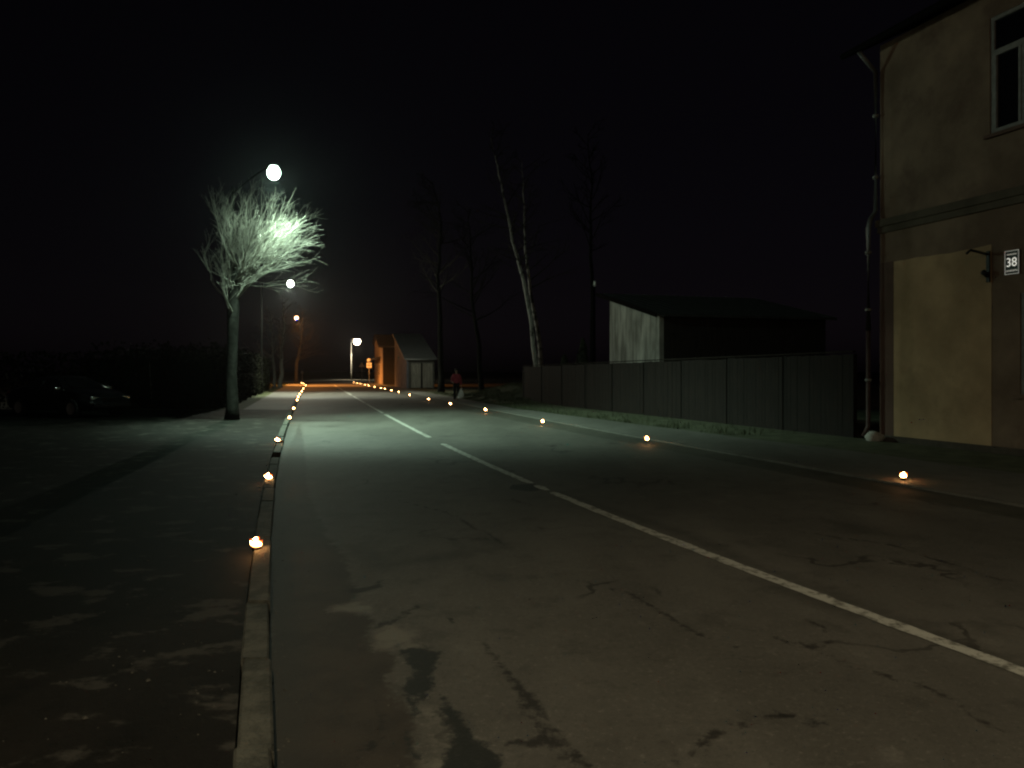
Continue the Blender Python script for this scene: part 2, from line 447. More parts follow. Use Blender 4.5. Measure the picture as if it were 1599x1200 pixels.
def left_mat():
    m = asphalt('left_footway', False, ((0.009, 0.0075, 0.006), (0.015, 0.0125, 0.010)), 0.15)
    nt = m.node_tree; N = nt.nodes; L = nt.links; b = N['Principled BSDF']
    tc = N.new('ShaderNodeTexCoord')
    mp = N.new('ShaderNodeMapping'); mp.inputs['Scale'].default_value = (1.0, 1.3, 1); mp.inputs['Location'].default_value = (3.1, 0.4, 0)
    n = N.new('ShaderNodeTexNoise'); n.inputs['Scale'].default_value = 2.1; n.inputs['Detail'].default_value = 7; n.inputs['Roughness'].default_value = 0.62
    L.new(tc.outputs['Object'], mp.inputs['Vector']); L.new(mp.outputs['Vector'], n.inputs['Vector'])
    r = N.new('ShaderNodeMapRange'); r.interpolation_type = 'SMOOTHSTEP'
    L.new(n.outputs['Fac'], r.inputs[0])
    for i, q in enumerate((0.545, 0.63, 0.0, 0.85)): r.inputs[i + 1].default_value = q
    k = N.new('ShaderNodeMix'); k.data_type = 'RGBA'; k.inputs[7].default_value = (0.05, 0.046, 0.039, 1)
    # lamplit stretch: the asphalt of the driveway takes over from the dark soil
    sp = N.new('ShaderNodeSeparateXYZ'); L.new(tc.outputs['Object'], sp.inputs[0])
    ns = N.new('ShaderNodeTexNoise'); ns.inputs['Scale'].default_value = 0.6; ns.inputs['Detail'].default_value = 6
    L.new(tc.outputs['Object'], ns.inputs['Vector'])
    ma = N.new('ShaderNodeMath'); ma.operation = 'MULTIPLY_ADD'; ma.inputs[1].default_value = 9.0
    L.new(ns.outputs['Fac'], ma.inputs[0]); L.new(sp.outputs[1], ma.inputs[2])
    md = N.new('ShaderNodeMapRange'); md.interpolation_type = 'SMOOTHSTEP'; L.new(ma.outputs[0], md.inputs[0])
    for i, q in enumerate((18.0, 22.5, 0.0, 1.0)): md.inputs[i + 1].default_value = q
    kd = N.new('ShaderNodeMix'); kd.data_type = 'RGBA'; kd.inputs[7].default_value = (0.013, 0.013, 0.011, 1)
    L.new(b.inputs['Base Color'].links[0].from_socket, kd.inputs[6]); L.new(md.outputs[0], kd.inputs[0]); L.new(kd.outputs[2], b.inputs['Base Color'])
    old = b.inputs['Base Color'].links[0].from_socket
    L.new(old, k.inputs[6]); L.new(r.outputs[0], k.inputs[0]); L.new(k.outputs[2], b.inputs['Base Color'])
    return m
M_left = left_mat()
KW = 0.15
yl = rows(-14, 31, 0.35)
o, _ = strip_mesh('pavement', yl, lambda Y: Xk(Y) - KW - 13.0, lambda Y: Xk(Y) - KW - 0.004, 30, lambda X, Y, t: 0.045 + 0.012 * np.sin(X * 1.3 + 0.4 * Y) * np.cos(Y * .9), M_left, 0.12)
struct(o, 'broad dark worn pavement to the left of the kerb', 'pavement')
yl2 = rows(31.0, ROAD_END - 4, 0.35)
o, _ = strip_mesh('path', yl2, lambda Y: Xk(Y) - KW - 1.9, lambda Y: Xk(Y) - KW - 0.004, 6, lambda X, Y, t: 0.046 + 0.0 * X, M_foot, 0.12)
struct(o, 'narrow paved path beyond the trees on the left', 'path')
M_lawn = mat('lawn_earth', (0.03, 0.04, 0.016), (0.07, 0.08, 0.035), 1.5, 0.95, 0.9, 16)
o, _ = strip_mesh('lawn', yl2, lambda Y: Xk(Y) - KW - 9, lambda Y: Xk(Y) - KW - 1.904, 8, lambda X, Y, t: 0.03 + 0.03 * np.sin(X * 2 + Y), M_lawn, 0.1)
struct(o, 'patch of lawn beside the far left path', 'grass')

# ---- kerb of one-metre concrete blocks with open joints, some of them sunk
kb = MB(); rnd = random.Random(5)
y = -9.72
while y < ROAD_END - 6:
    a, c = y + 0.006, y + 0.99
    h = 0.085 + rnd.uniform(-0.008, 0.008)
    if 10.6 < y < 16.5: h = 0.035 + rnd.uniform(-0.01, 0.01)
    if not (13.0 < y < 14.6):
        off = rnd.uniform(-0.008, 0.008)
        pa, pb = float(Xk(a)) + off, float(Xk(c)) + off
        ch = 0.012
        lo = [(pa, a, -0.1), (pb, c, -0.1), (pb - KW, c, -0.1), (pa - KW, a, -0.1)]
        mid = [(pa, a, h - ch), (pb, c, h - ch), (pb - KW, c, h - ch), (pa - KW, a, h - ch)]
        top = [(pa - ch, a, h), (pb - ch, c, h), (pb - KW + ch, c, h), (pa - KW + ch, a, h)]
        vs = lo + mid + top
        kb.add(vs, [(0, 4, 5, 1), (1, 5, 6, 2), (2, 6, 7, 3), (3, 7, 4, 0), (4, 8, 9, 5), (5, 9, 10, 6), (6, 10, 11, 7), (7, 11, 8, 4), (8, 11, 10, 9)])
    y += 0.985
struct(kb.build('kerb', M_kerb), 'pale concrete kerb along the left edge of the road', 'kerb')

# ---- centre line
def paint_mat():
    m = bpy.data.materials.new('road_paint'); m.use_nodes = True
    N = m.node_tree.nodes; L = m.node_tree.links; b = N['Principled BSDF']
    tc = N.new('ShaderNodeTexCoord')
    n = N.new('ShaderNodeTexNoise'); n.inputs['Scale'].default_value = 9; n.inputs['Detail'].default_value = 9; n.inputs['Roughness'].default_value = 0.75
    L.new(tc.outputs['Object'], n.inputs['Vector'])
    r = N.new('ShaderNodeValToRGB')
    r.color_ramp.elements[0].position = 0.40; r.color_ramp.elements[0].color = (0.10, 0.097, 0.08, 1)
    r.color_ramp.elements[1].position = 0.52; r.color_ramp.elements[1].color = (0.36, 0.355, 0.31, 1)
    L.new(n.outputs['Fac'], r.inputs['Fac']); L.new(r.outputs['Color'], b.inputs['Base Color'])
    b.inputs['Roughness'].default_value = 0.7
    return m
mk = MB(); rnd = random.Random(9)
for y0, y1 in ((-8, 10.15), (10.3, 10.75), (10.95, 16.9), (18.5, 28.4), (29.3, 37.5), (38.6, 49), (50.5, 63), (65, 88)):
    n = max(3, int((y1 - y0) / 0.12)); vs = []; fs = []
    for i in range(n + 1):
        Y = y0 + (y1 - y0) * i / n
        x = float(Xc(Y)); w = 0.058 + rnd.uniform(-0.007, 0.007)
        if i in (0, n): w *= 0.6
        t = (x - float(Xk(Y))) / (float(Xe(Y)) - float(Xk(Y))); z = -0.03 * (2 * t - 1) ** 2 + 0.005
        dx = w * 1.07; j = rnd.uniform(-0.005, 0.005)
        vs += [(x - dx + j, Y - 0.27 * w, z), (x + dx + j, Y + 0.27 * w, z)]
    fs = [(2 * i, 2 * i + 1, 2 * i + 3, 2 * i + 2) for i in range(n)]
    mk.add(vs, fs)
struct(mk.build('road_marking', paint_mat()), 'worn white centre line painted on the asphalt', 'road marking')

# ---- verge on the right, with the bank beside the fence end
def bank(X, Y):
    t = X - Xo(Y)
    s = np.clip(t / 3.2, 0, 1); s = s * s * (3 - 2 * s)
    g = np.exp(-((Y - 44.5) / 4.2) ** 2)
    return 0.03 + 0.82 * s * g + 0.03 * np.sin(1.9 * X + 0.7 * Y) * np.clip(t, 0, 1)
yv = rows(-14, 70, 0.5)
o, _ = strip_mesh('verge', yv, lambda Y: Xo(Y) + 0.004, lambda Y: Xo(Y) + 14, 60, lambda X, Y, t: bank(X, Y) - 0.012, M_verge, 0.1)
struct(o, 'dark earth verge between the footway and the fence', 'ground')

rnd = random.Random(21); gm = MB()
def blade(x, y, z, h, r):
    a = r.uniform(0, 6.283); l = r.uniform(0.1, 0.6) * h
    w = 0.006 + 0.004 * r.random()
    ca, sa = math.cos(a), math.sin(a); b = r.uniform(0, 6.283)
    gm.add([(x - w * math.cos(b), y - w * math.sin(b), z), (x + w * math.cos(b), y + w * math.sin(b), z), (x + ca * l, y + sa * l, z + h)], [(0, 1, 2)])
for i in range(17000):
    Y = rnd.uniform(19, 56) if rnd.random() < 0.45 else rnd.gauss(43.5, 3.8)
    t = abs(rnd.gauss(0.0, 1.0)) * (2.2 if 36 < Y < 52 else 0.9)
    if t > 5.5 or Y > 60 or Y < 16: continue
    X = float(Xo(Y)) + 0.02 + t
    if math.sin(X * 3.1 + Y) + math.sin(Y * 2.3 - X) < -0.9: continue
    blade(X, Y, float(bank(X, Y)) - 0.02, rnd.uniform(0.06, 0.2), rnd)
for i in range(5000):
    Y = rnd.uniform(50, 95); X = float(Xk(Y)) - KW - 1.95 - rnd.uniform(0, 5)
    blade(X, Y, 0.02, rnd.uniform(0.06, 0.16), rnd)
go = gm.build('grass', M_grass)
tag(go, 'short rough grass on the verges beside the footpaths', 'grass', kind='stuff')

# ---- grit and small stones along the kerb
rnd = random.Random(33); gv = MB()
for i in range(900):
    Y = 2.6 + 12 * rnd.random() ** 1.6
    k = rnd.random()
    if k < .45: X = float(Xk(Y)) + abs(rnd.gauss(0, .16)) + .01; z = -0.03
    elif k < .8: X = float(Xk(Y)) - KW - abs(rnd.gauss(0, 1.0)) - .02; z = 0.045 + 0.012 * math.sin(X * 1.3 + 0.4 * Y) * math.cos(Y * .9)
    else:
        X = rnd.uniform(float(Xk(Y)) + .3, float(Xe(Y))); t_ = (X - float(Xk(Y))) / (float(Xe(Y)) - float(Xk(Y))); z = -0.03 * (2 * t_ - 1) ** 2
    r_ = rnd.uniform(.003, .008) * (1.8 if rnd.random() < .05 else 1)
    vs_ = [Vector((X, Y, z)) + Vector((a * r_ * rnd.uniform(.7, 1.3), b * r_ * rnd.uniform(.7, 1.3), c * r_ * .8)) for a, b, c in ((1, 0, 0), (-1, 0, 0), (0, 1, 0), (0, -1, 0), (0, 0, 1), (0, 0, -.6))]
    gv.add(vs_, [(0, 2, 4), (2, 1, 4), (1, 3, 4), (3, 0, 4), (2, 0, 5), (1, 2, 5), (3, 1, 5), (0, 3, 5)])
tag(gv.build('gravel', mat('grit_stones', (0.03, 0.028, 0.023), (0.11, 0.105, 0.09), 40, .9)), 'loose grit scattered along the kerb and gutter', 'gravel', kind='stuff')

# ---- lit side road across the far end
cs = MB()
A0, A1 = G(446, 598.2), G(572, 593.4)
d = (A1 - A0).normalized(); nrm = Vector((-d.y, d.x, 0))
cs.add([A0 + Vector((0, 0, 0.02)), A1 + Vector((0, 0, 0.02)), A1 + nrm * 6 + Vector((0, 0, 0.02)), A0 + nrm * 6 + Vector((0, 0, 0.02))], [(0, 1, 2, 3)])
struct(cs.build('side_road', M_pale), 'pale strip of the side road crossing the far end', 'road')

# ------------------------------------------------------------------ street lamps
def photometry(ld, wide):
    """luminous distribution of a street lantern: strong below, a weak skirt to the sides, nothing upwards"""
    ld.use_nodes = True
    nt = ld.node_tree; N = nt.nodes; L = nt.links
    em = N['Emission']
    tc = N.new('ShaderNodeTexCoord'); sp = N.new('ShaderNodeSeparateXYZ')
    L.new(tc.outputs['Normal'], sp.inputs[0])
    ng = N.new('ShaderNodeMath'); ng.operation = 'MULTIPLY'; ng.inputs[1].default_value = -1.0
    L.new(sp.outputs[2], ng.inputs[0])
    mr = N.new('ShaderNodeMapRange'); mr.inputs[1].default_value = -1; mr.inputs[2].default_value = 1
    L.new(ng.outputs[0], mr.inputs[0])
    fc = N.new('ShaderNodeFloatCurve'); cv = fc.mapping.curves[0]
    pts = [(-1, 0), (-0.35, 0), (0.0, wide * .45), (0.12, wide * .7), (0.3, wide * 1.15), (0.52, wide * .85), (0.66, 0.36), (0.82, 0.9), (1, 1)]
    while len(cv.points) < len(pts): cv.points.new(0.5, 0.5)
    for p, (c, f) in zip(cv.points, pts): p.location = ((c + 1) / 2, f)
    fc.mapping.update()
    L.new(mr.outputs[0], fc.inputs[1]); L.new(fc.outputs[0], em.inputs['Strength'])
def street_lamp(pole_xy, head, col, power, label, pole_m, strength=45.0, r=0.24, tilt=(0.0, 0.0), wide=0.12, depth=0.42, group='street lamps along the road', rr=0.09):
    base = Vector((pole_xy[0], pole_xy[1], 0.02)); head = Vector(head)
    e = empty('street_lamp', base)
    tag(e, label, 'street lamp', group)
    top = head.z + 0.05
    p = MB(); p.tube([(0, 0, -0.05), (0, 0, 1.2), (0, 0, 1.25), (0, 0, top)], [0.10, 0.095, 0.08, 0.055], 10)
    p.build('pole', pole_m, e)
    h = head - base
    hd = Vector((h.x, h.y, 0)); L = hd.length; hdn = hd.normalized()
    a = MB(); pts = []
    for i in range(7):
        t = i / 6
        pts.append(hdn * (L - 0.15) * t + Vector((0, 0, top - 0.25 + (h.z + 0.13 - top + 0.25) * math.sin(t * math.pi / 2))))
    a.tube(pts, 0.032, 8); a.build('arm', pole_m, e)
    ang = math.atan2(hdn.y, hdn.x); R = Matrix.Rotation(ang, 3, 'Z')
    hb = MB(); prof = []
    hb.lathe([(0.03, 0.15), (r * 0.45, 0.14), (r * 0.72, 0.09), (r * 0.76, 0.055), (r * 0.70, 0.05)], h, 20)
    hb.build('housing', M_grey if pole_m is M_grey else M_darkpole, e)
    db = MB(); db.lathe([(r * .62, 0.048)] + [(r * math.cos(a), 0.0 - depth * .42 + depth * .6 * math.sin(a)) for a in [math.radians(q) for q in (50, 30, 10, -15, -40, -65, -85)]], h, 20)
    db.build('diffuser', emit('lamp_glass', tuple(min(1.0, c * 0.85 + 0.15) for c in col), strength), e)
    ld = bpy.data.lights.new('lamp_light', 'POINT'); ld.energy = power; ld.color = col; ld.shadow_soft_size = rr
    photometry(ld, wide)
    lo = bpy.data.objects.new('lamp_light', ld); COL.objects.link(lo); lo.parent = e
    lo.location = h + Vector((0, 0, -depth - 0.22))
    aim = Vector((tilt[0], tilt[1], -1)).normalized()
    lo.rotation_euler = aim.to_track_quat('-Z', 'Y').to_euler()
    return e

L1 = P(427.5, 263, 23.2); L2 = P(453.5, 440, 52.7); L3 = P(463, 495, 86.8); L4 = P(557.5, 530.5, 146)
street_lamp((-9.35, 25.75), L1, LAMP_COOL, 7600, 'nearest lit street lamp, glaring white above the bare cropped tree', M_darkpole, r=0.19, depth=0.34, tilt=(0.36, 0.06), wide=0.085)
street_lamp((L2.x - 2.5, L2.y + 1.6), L2, LAMP_WHITE, 8500, 'white street lamp below the bare tree crown, second along the left side', M_darkpole, r=0.21, depth=0.38, tilt=(0.3, 0.0), wide=0.25)
street_lamp((L3.x - 2.3, L3.y + 1.4), L3, LAMP_SODIUM, 21000, 'amber street lamp lowest in the left row, lighting the road orange', M_darkpole, 14.0, r=0.21, depth=0.38, tilt=(0.45, 0.15))
street_lamp((P(548.5, 560, 147).x, 147), L4, LAMP_WARM, 5000, 'far white street lamp on a pale pole at the road end, brightest in the distance', M_grey, 60, 0.62, depth=0.95)  # oversized bowl stands in for the glare around this lamp
street_lamp((-0.9, -2.6), (-0.1, -3.2, 7.75), LAMP_WARM, 2300, 'warm street lamp standing just behind the viewer beside the left kerb', M_darkpole, tilt=(0.4, 0.3), wide=0.2)

# ------------------------------------------------------------------ corner house on the right
HP = Vector((8.5, 17.1, 0.0)); HA = Vector((0.313, -0.9498, 0)); HN = Vector((-0.9498, -0.313, 0))
def H(t, off, z): return HP + HA * t + HN * off + Vector((0, 0, z))
T0, T1 = -0.40, 14.0
house = empty('house', (0, 0, 0))
tag(house, 'tall plastered corner house number 38 at the right edge of the street', 'house')
def hbox(mb, t0, t1, o0, o1, z0, z1):
    mb.hexa([H(t0, o0, z0), H(t1, o0, z0), H(t1, o1, z0), H(t0, o1, z0)], [H(t0, o0, z1), H(t1, o0, z1), H(t1, o1, z1), H(t0, o1, z1)])
WU = (2.36, 3.72, 6.16, 8.42)     # upper window
WL = (2.98, 4.34, 1.17, 3.05)     # lower window
wins = [WU, WL] + [(a + d, b + d, z0, z1) for d in (2.6, 5.2, 7.8) for a, b, z0, z1 in (WU, WL)]
# street wall cut around the window openings: vertical/horizontal grid
ts = sorted({T0, T1} | {w[0] for w in wins} | {w[1] for w in wins})
wb = MB()
ths = 0.16
for i in range(len(ts) - 1):
    a, b = ts[i], ts[i + 1]; m_ = (a + b) / 2
    holes = sorted([(w[2], w[3]) for w in wins if w[0] < m_ < w[1]])
    z = -0.3
    for h0, h1 in holes + [(9.0, 9.0)]:
        if h0 > z: hbox(wb, a, b, 0.0, -ths, z, h0)
        z = h1
hbox(wb, T0, T0 + 0.3, -ths, -9, -0.3, 9.0); hbox(wb, T1 - 0.3, T1, -ths, -9, -0.3, 9.0); hbox(wb, T0 + .3, T1 - .3, -8.7, -9, -0.3, 9.0)
def house_mat(name, a, b, c):
    m = mat(name, a, b, 0.9, 0.92, 0.5, 45, detail=8)
    N = m.node_tree.nodes; L = m.node_tree.links; bs = N['Principled BSDF']
    tc = N.new('ShaderNodeTexCoord'); n = N.new('ShaderNodeTexNoise'); n.inputs['Scale'].default_value = 0.7; n.inputs['Detail'].default_value = 7; n.inputs['Roughness'].default_value = 0.7
    L.new(tc.outputs['Object'], n.inputs['Vector'])
    r = N.new('ShaderNodeMapRange'); L.new(n.outputs['Fac'], r.inputs[0])
    for i, q in enumerate((0.52, 0.66, 0, 0.7)): r.inputs[i + 1].default_value = q
    k = N.new('ShaderNodeMix'); k.data_type = 'RGBA'; k.inputs[7].default_value = (*c, 1)
    L.new(bs.inputs['Base Color'].links[0].from_socket, k.inputs[6]); L.new(r.outputs[0], k.inputs[0]); L.new(k.outputs[2], bs.inputs['Base Color'])
    return m
M_hwall = house_mat('house_plaster', (0.15, 0.102, 0.073), (0.25, 0.175, 0.125), (0.115, 0.072, 0.054))
M_hpanel = house_mat('yellow_panel', (0.35, 0.24, 0.138), (0.52, 0.36, 0.212), (0.30, 0.205, 0.12))
M_hred = house_mat('red_plaster', (0.10, 0.06, 0.048), (0.15, 0.09, 0.07), (0.08, 0.05, 0.04))
wb.build('wall', M_hwall, house)
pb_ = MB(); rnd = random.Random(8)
for k in range(30):       # paler yellow panel with a wavering upper edge
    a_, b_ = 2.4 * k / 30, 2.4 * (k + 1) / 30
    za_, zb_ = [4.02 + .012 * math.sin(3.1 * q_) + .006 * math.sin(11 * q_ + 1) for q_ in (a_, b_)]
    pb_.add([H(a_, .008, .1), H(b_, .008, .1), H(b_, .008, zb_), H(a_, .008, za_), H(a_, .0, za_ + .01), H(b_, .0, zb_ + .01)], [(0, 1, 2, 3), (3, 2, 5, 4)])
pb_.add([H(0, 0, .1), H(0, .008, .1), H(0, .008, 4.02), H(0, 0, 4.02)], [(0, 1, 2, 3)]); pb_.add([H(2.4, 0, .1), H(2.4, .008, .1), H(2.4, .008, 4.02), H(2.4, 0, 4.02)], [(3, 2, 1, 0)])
q = pb_.build('wall_panel', M_hpanel, house); q['label'] = 'paler yellow panel on the lower wall'
pb_ = MB(); hbox(pb_, T0 - 0.004, -0.01, 0.001, 0.007, 0.1, 4.05); pb_.build('corner_strip', M_hred, house)
pb_ = MB(); hbox(pb_, T0 - .03, T1, 0.001, 0.07, -0.2, 0.16); pb_.build('plinth', mat('plinth', (0.05, 0.042, 0.034), (0.09, 0.075, 0.06), 2, 0.95, 0.6, 20), house)
sc_ = MB(); hbox(sc_, T0 - .05, T1, 0.002, 0.10, 4.86, 5.02); hbox(sc_, T0 - .03, T1, 0.002, 0.055, 4.72, 4.858)
sc_.build('string_course', mat('string_course', (0.07, 0.055, 0.04), (0.11, 0.09, 0.065), 2, 0.9), house)
rf = MB()
rf.hexa([H(T0 - .5, 0.55, 8.82), H(T1 + .5, 0.55, 8.82), H(T1 + .5, -4.5, 11.3), H(T0 - .5, -4.5, 11.3)], [H(T0 - .5, 0.55, 8.98), H(T1 + .5, 0.55, 8.98), H(T1 + .5, -4.5, 11.46), H(T0 - .5, -4.5, 11.46)])
rf.hexa([H(T0 - .5, -4.502, 11.3), H(T1 + .5, -4.502, 11.3), H(T1 + .5, -9.6, 8.82), H(T0 - .5, -9.6, 8.82)], [H(T0 - .5, -4.502, 11.46), H(T1 + .5, -4.502, 11.46), H(T1 + .5, -9.6, 8.98), H(T0 - .5, -9.6, 8.98)])
rf.build('roof', M_black, house)
gt = MB(); gt.tube([H(T0 - .5, 0.62, 8.86), H(T1 + .5, 0.62, 8.86)], 0.07, 8); gt.build('gutter', M_black, house)
M_wframe = mat('window_frame_paint', (0.17, 0.16, 0.155), (0.24, 0.23, 0.22), 8, 0.6)
for w in wins:
    t0, t1, z0, z1 = w
    f = MB(); fw = 0.075; o0, o1 = -0.09, -0.02
    hbox(f, t0, t0 + fw, o0, o1, z0, z1); hbox(f, t1 - fw, t1, o0, o1, z0, z1)
    hbox(f, t0 + fw, t1 - fw, o0, o1, z0, z0 + 0.10); hbox(f, t0 + fw, t1 - fw, o0, o1, z1 - fw, z1)
    zt = z0 + (z1 - z0) * 0.69; tm = (t0 + t1) / 2
    hbox(f, t0 + fw, t1 - fw, o0, o1, zt - 0.055, zt + 0.055); hbox(f, tm - 0.05, tm + 0.05, o0, o1 - 0.003, z0 + 0.10, zt - 0.055)
    for ta, tb in ((t0 + fw, tm - 0.05), (tm + 0.05, t1 - fw)):      # sashes
        hbox(f, ta, ta + 0.05, o0 + .01, o1 + 0.012, z0 + 0.10, zt - 0.055); hbox(f, tb - 0.05, tb, o0 + .01, o1 + 0.012, z0 + 0.10, zt - 0.055)
    wo = f.build('window', M_wframe, house)
    g = MB(); hbox(g, t0 + 0.03, t1 - 0.03, -0.065, -0.06, z0 + 0.03, z1 - 0.03); g.build('pane', M_glass_dark, wo)
    s = MB(); hbox(s, t0 - 0.07, t1 + 0.07, -0.02, 0.09, z0 - 0.07, z0 - 0.003); s.build('sill', M_hred if z0 > 4 else M_hwall, wo)
# downpipe
dp = MB()
dp.tube([H(T0 - .02, 0.58, 8.8), H(T0 - .02, 0.3, 8.55), H(T0 - .02, 0.11, 8.4), H(T0 - .02, 0.11, 5.25), H(T0 - .06, 0.22, 5.05), H(T0 - .1, 0.24, 4.85), H(T0 - .1, 0.24, 2.52)], [0.05, 0.05, 0.05, 0.05, 0.055, 0.06, 0.06], 12)
dpo = dp.build('downpipe', mat('zinc_pipe', (0.05, 0.05, 0.05), (0.15, 0.15, 0.147), 1.2, 0.5, metal=0.2), house)
dp2 = MB(); dp2.tube([H(T0 - .1, 0.24, 2.54), H(T0 - .1, 0.24, 0.35), H(T0 - .14, 0.34, 0.12)], [0.048, 0.048, 0.05], 12); dp2.build('lower_pipe', mat('iron_pipe', (0.06, 0.035, 0.032), (0.10, 0.065, 0.06), 4, 0.6), dpo)
for z in (7.4, 6.0):
    cl = MB(); cl.tube([H(T0 - .02, 0.11, z - 0.03), H(T0 - .02, 0.11, z + 0.03)], 0.062, 12); cl.build('pipe_clip', M_grey, dpo)
for z in (4.3, 3.0, 1.4):
    cl = MB(); cl.tube([H(T0 - .1, 0.24, z - 0.03), H(T0 - .1, 0.24, z + 0.03)], 0.07, 12); cl.build('pipe_clip', M_grey, dpo)
# flag bracket
fb = MB()
hbox(fb, 2.32, 2.39, 0.023, 0.05, 3.32, 3.92)
fb.tube([H(2.355, 0.05, 3.86), H(2.30, 0.42, 3.93), H(2.28, 0.5, 3.86)], 0.026, 8)
fb.tube([H(2.355, 0.05, 3.45), H(2.34, 0.16, 3.52)], 0.05, 8)
fbo = fb.build('flag_bracket', M_dkmetal, house)
# splash stone at the foot of the downpipe
sb = MB()
def rock(mb, c, r, seed, sq=0.7):
    rr = random.Random(seed); bm = bmesh.new(); bmesh.ops.create_icosphere(bm, subdivisions=2, radius=1.0)
    vs = []
    for v in bm.verts:
        k = r * (1 + 0.16 * math.sin(3 * v.co.x + seed) + 0.12 * math.sin(4.3 * v.co.y - seed) + rr.uniform(-.06, .06))
        vs.append(Vector((v.co.x * k, v.co.y * k, v.co.z * k * sq)) + Vector(c))
    mb.add(vs, [tuple(v.index for v in f.verts) for f in bm.faces], True); bm.free()
rock(sb, H(-0.22, 0.32, 0.12), 0.2, 3)
tag(sb.build('stone', M_stone), 'pale stone block lying at the foot of the downpipe', 'stone')
sb = MB(); rock(sb, G(783.5, 620, 0.14), 0.12, 7)
tag(sb.build('stone', M_stone), 'small pale stone lying on the grass bank by the fence end', 'stone')

# house number sign
sg = empty('number_sign', H(2.84, 0.03, 3.64)); tag(sg, 'black house number sign reading 38 in white on the corner house', 'sign')
R = Matrix((HA, Vector((0, 0, 1)), HN)).transposed()      # local x along the wall to the right, y up, z outwards
def srect(mb, x0, x1, y0, y1, z0, z1):
    pts = lambda z: [R @ Vector((x, y, z)) for x, y in ((x0, y0), (x1, y0), (x1, y1), (x0, y1))]
    mb.hexa(pts(z0), pts(z1))
W2, H2 = 0.142, 0.222
s = MB(); srect(s, -W2, W2, -H2, H2, -0.028, 0.0); s.build('plate', mat('sign_black', (0.02, 0.018, 0.015), None, rough=0.4), sg)
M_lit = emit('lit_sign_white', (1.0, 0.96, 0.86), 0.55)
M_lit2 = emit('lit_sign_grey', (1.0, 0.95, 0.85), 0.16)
s = MB(); e_ = 0.011
srect(s, -W2, W2, H2 - e_, H2, 0.0005, 0.004); srect(s, -W2, W2, -H2, -H2 + e_, 0.0005, 0.004)
srect(s, -W2, -W2 + e_, -H2 + e_, H2 - e_, 0.0005, 0.004); srect(s, W2 - e_, W2, -H2 + e_, H2 - e_, 0.0005, 0.004)
s.build('border', M_lit2, sg)
cu = bpy.data.curves.new('digits', 'FONT'); cu.body = '38'; cu.size = 0.25; cu.align_x = 'CENTER'; cu.align_y = 'CENTER'; cu.extrude = 0.001
ob = bpy.data.objects.new('digits', cu); COL.objects.link(ob)
bpy.context.view_layer.update()
dg = bpy.context.evaluated_depsgraph_get()
me = bpy.data.meshes.new_from_object(ob.evaluated_get(dg)); bpy.data.objects.remove(ob)
xs = [v.co.x for v in me.vertices]; yv_ = [v.co.y for v in me.vertices]
cx, cy = (min(xs) + max(xs)) / 2, (min(yv_) + max(yv_)) / 2
fx, fy = 0.205 / (max(xs) - min(xs)), 0.165 / (max(yv_) - min(yv_))
for v in me.vertices:
    v.co = R @ Vector(((v.co.x - cx) * fx, (v.co.y - cy) * fy + 0.005, v.co.z + 0.004))
me.materials.clear(); me.materials.append(M_lit)
do = bpy.data.objects.new('digits', me); COL.objects.link(do); do.parent = sg
rnd = random.Random(4)
for yb, hh, words, nm in ((0.150, 0.022, ((-0.10, 0.002), (0.002, 0.098)), 'street_name'), (-0.155, 0.030, ((-0.118, 0.012), (0.012, 0.118)), 'lower_text')):
    s = MB()
    for a, b in words:      # too small to read in the photograph: rows of letter-like strokes
        x = a
        while x < b - 0.008:
            w = rnd.uniform(0.008, 0.013)
            srect(s, x, x + 0.004, yb - hh / 2, yb + hh / 2, 0.0005, 0.004)
            k = rnd.random()
            srect(s, x + 0.0042, x + w, yb + hh * (0.5 if k < .5 else 0.1), yb + hh * (0.5 if k < .5 else 0.1) - 0.006, 0.0005, 0.004)
            if k > .3: srect(s, x + 0.0042, x + w, yb - hh / 2, yb - hh / 2 + 0.006, 0.0005, 0.004)
            x += w + 0.003
        srect(s, a, b, yb - hh * .09, yb + hh * .09, 0.0004, 0.0036)
    s.build(nm, M_lit2, sg)

# ------------------------------------------------------------------ plank fence
FA = Vector((0.62, 40.2, 0)); FB = Vector((8.15, 18.35, 0))
fd = (FB - FA).normalized(); fnr = Vector((fd.y, -fd.x, 0)); FL = (FB - FA).length
if fnr.x > 0: fnr = -fnr
fence = empty('plank_fence', FA); tag(fence, 'long solid brown plank fence running up to the corner house', 'fence')
def fl_(s, o, z): return fd * s + fnr * o + Vector((0, 0, z))
rnd = random.Random(14)
posts = [i * FL / 9 for i in range(10)]
for i in range(9):
    bp_ = MB(); s = posts[i] + 0.075
    while s < posts[i + 1] - 0.08:
        w = min(rnd.uniform(0.125, 0.155), posts[i + 1] - 0.07 - s)
        z1 = 1.84 + 0.02 * i + rnd.uniform(-0.012, 0.012); o = rnd.uniform(0, 0.010)
        lo = [fl_(s, o, -0.05), fl_(s + w - 0.006, o, -0.05), fl_(s + w - 0.006, o + 0.022, -0.05), fl_(s, o + 0.022, -0.05)]
        bp_.hexa(lo, [p + Vector((0, 0, z1 + 0.05)) for p in lo]); s += w
    for z in (0.4, 1.5):
        lo = [fl_(posts[i] + .06, -0.05, z), fl_(posts[i + 1] - .06, -0.05, z), fl_(posts[i + 1] - .06, -0.004, z), fl_(posts[i] + .06, -0.004, z)]
        bp_.hexa(lo, [p + Vector((0, 0, 0.09)) for p in lo])
    bp_.build('board_panel', M_plank, fence)
for i, s in enumerate(posts):
    pm = MB(); lo = [fl_(s - .055, -0.06, -0.1), fl_(s + .055, -0.06, -0.1), fl_(s + .055, 0.05, -0.1), fl_(s - .055, 0.05, -0.1)]
    pm.hexa(lo, [p + Vector((0, 0, 1.93 + 0.02 * i)) for p in lo]); pm.build('post', M_plank, fence)
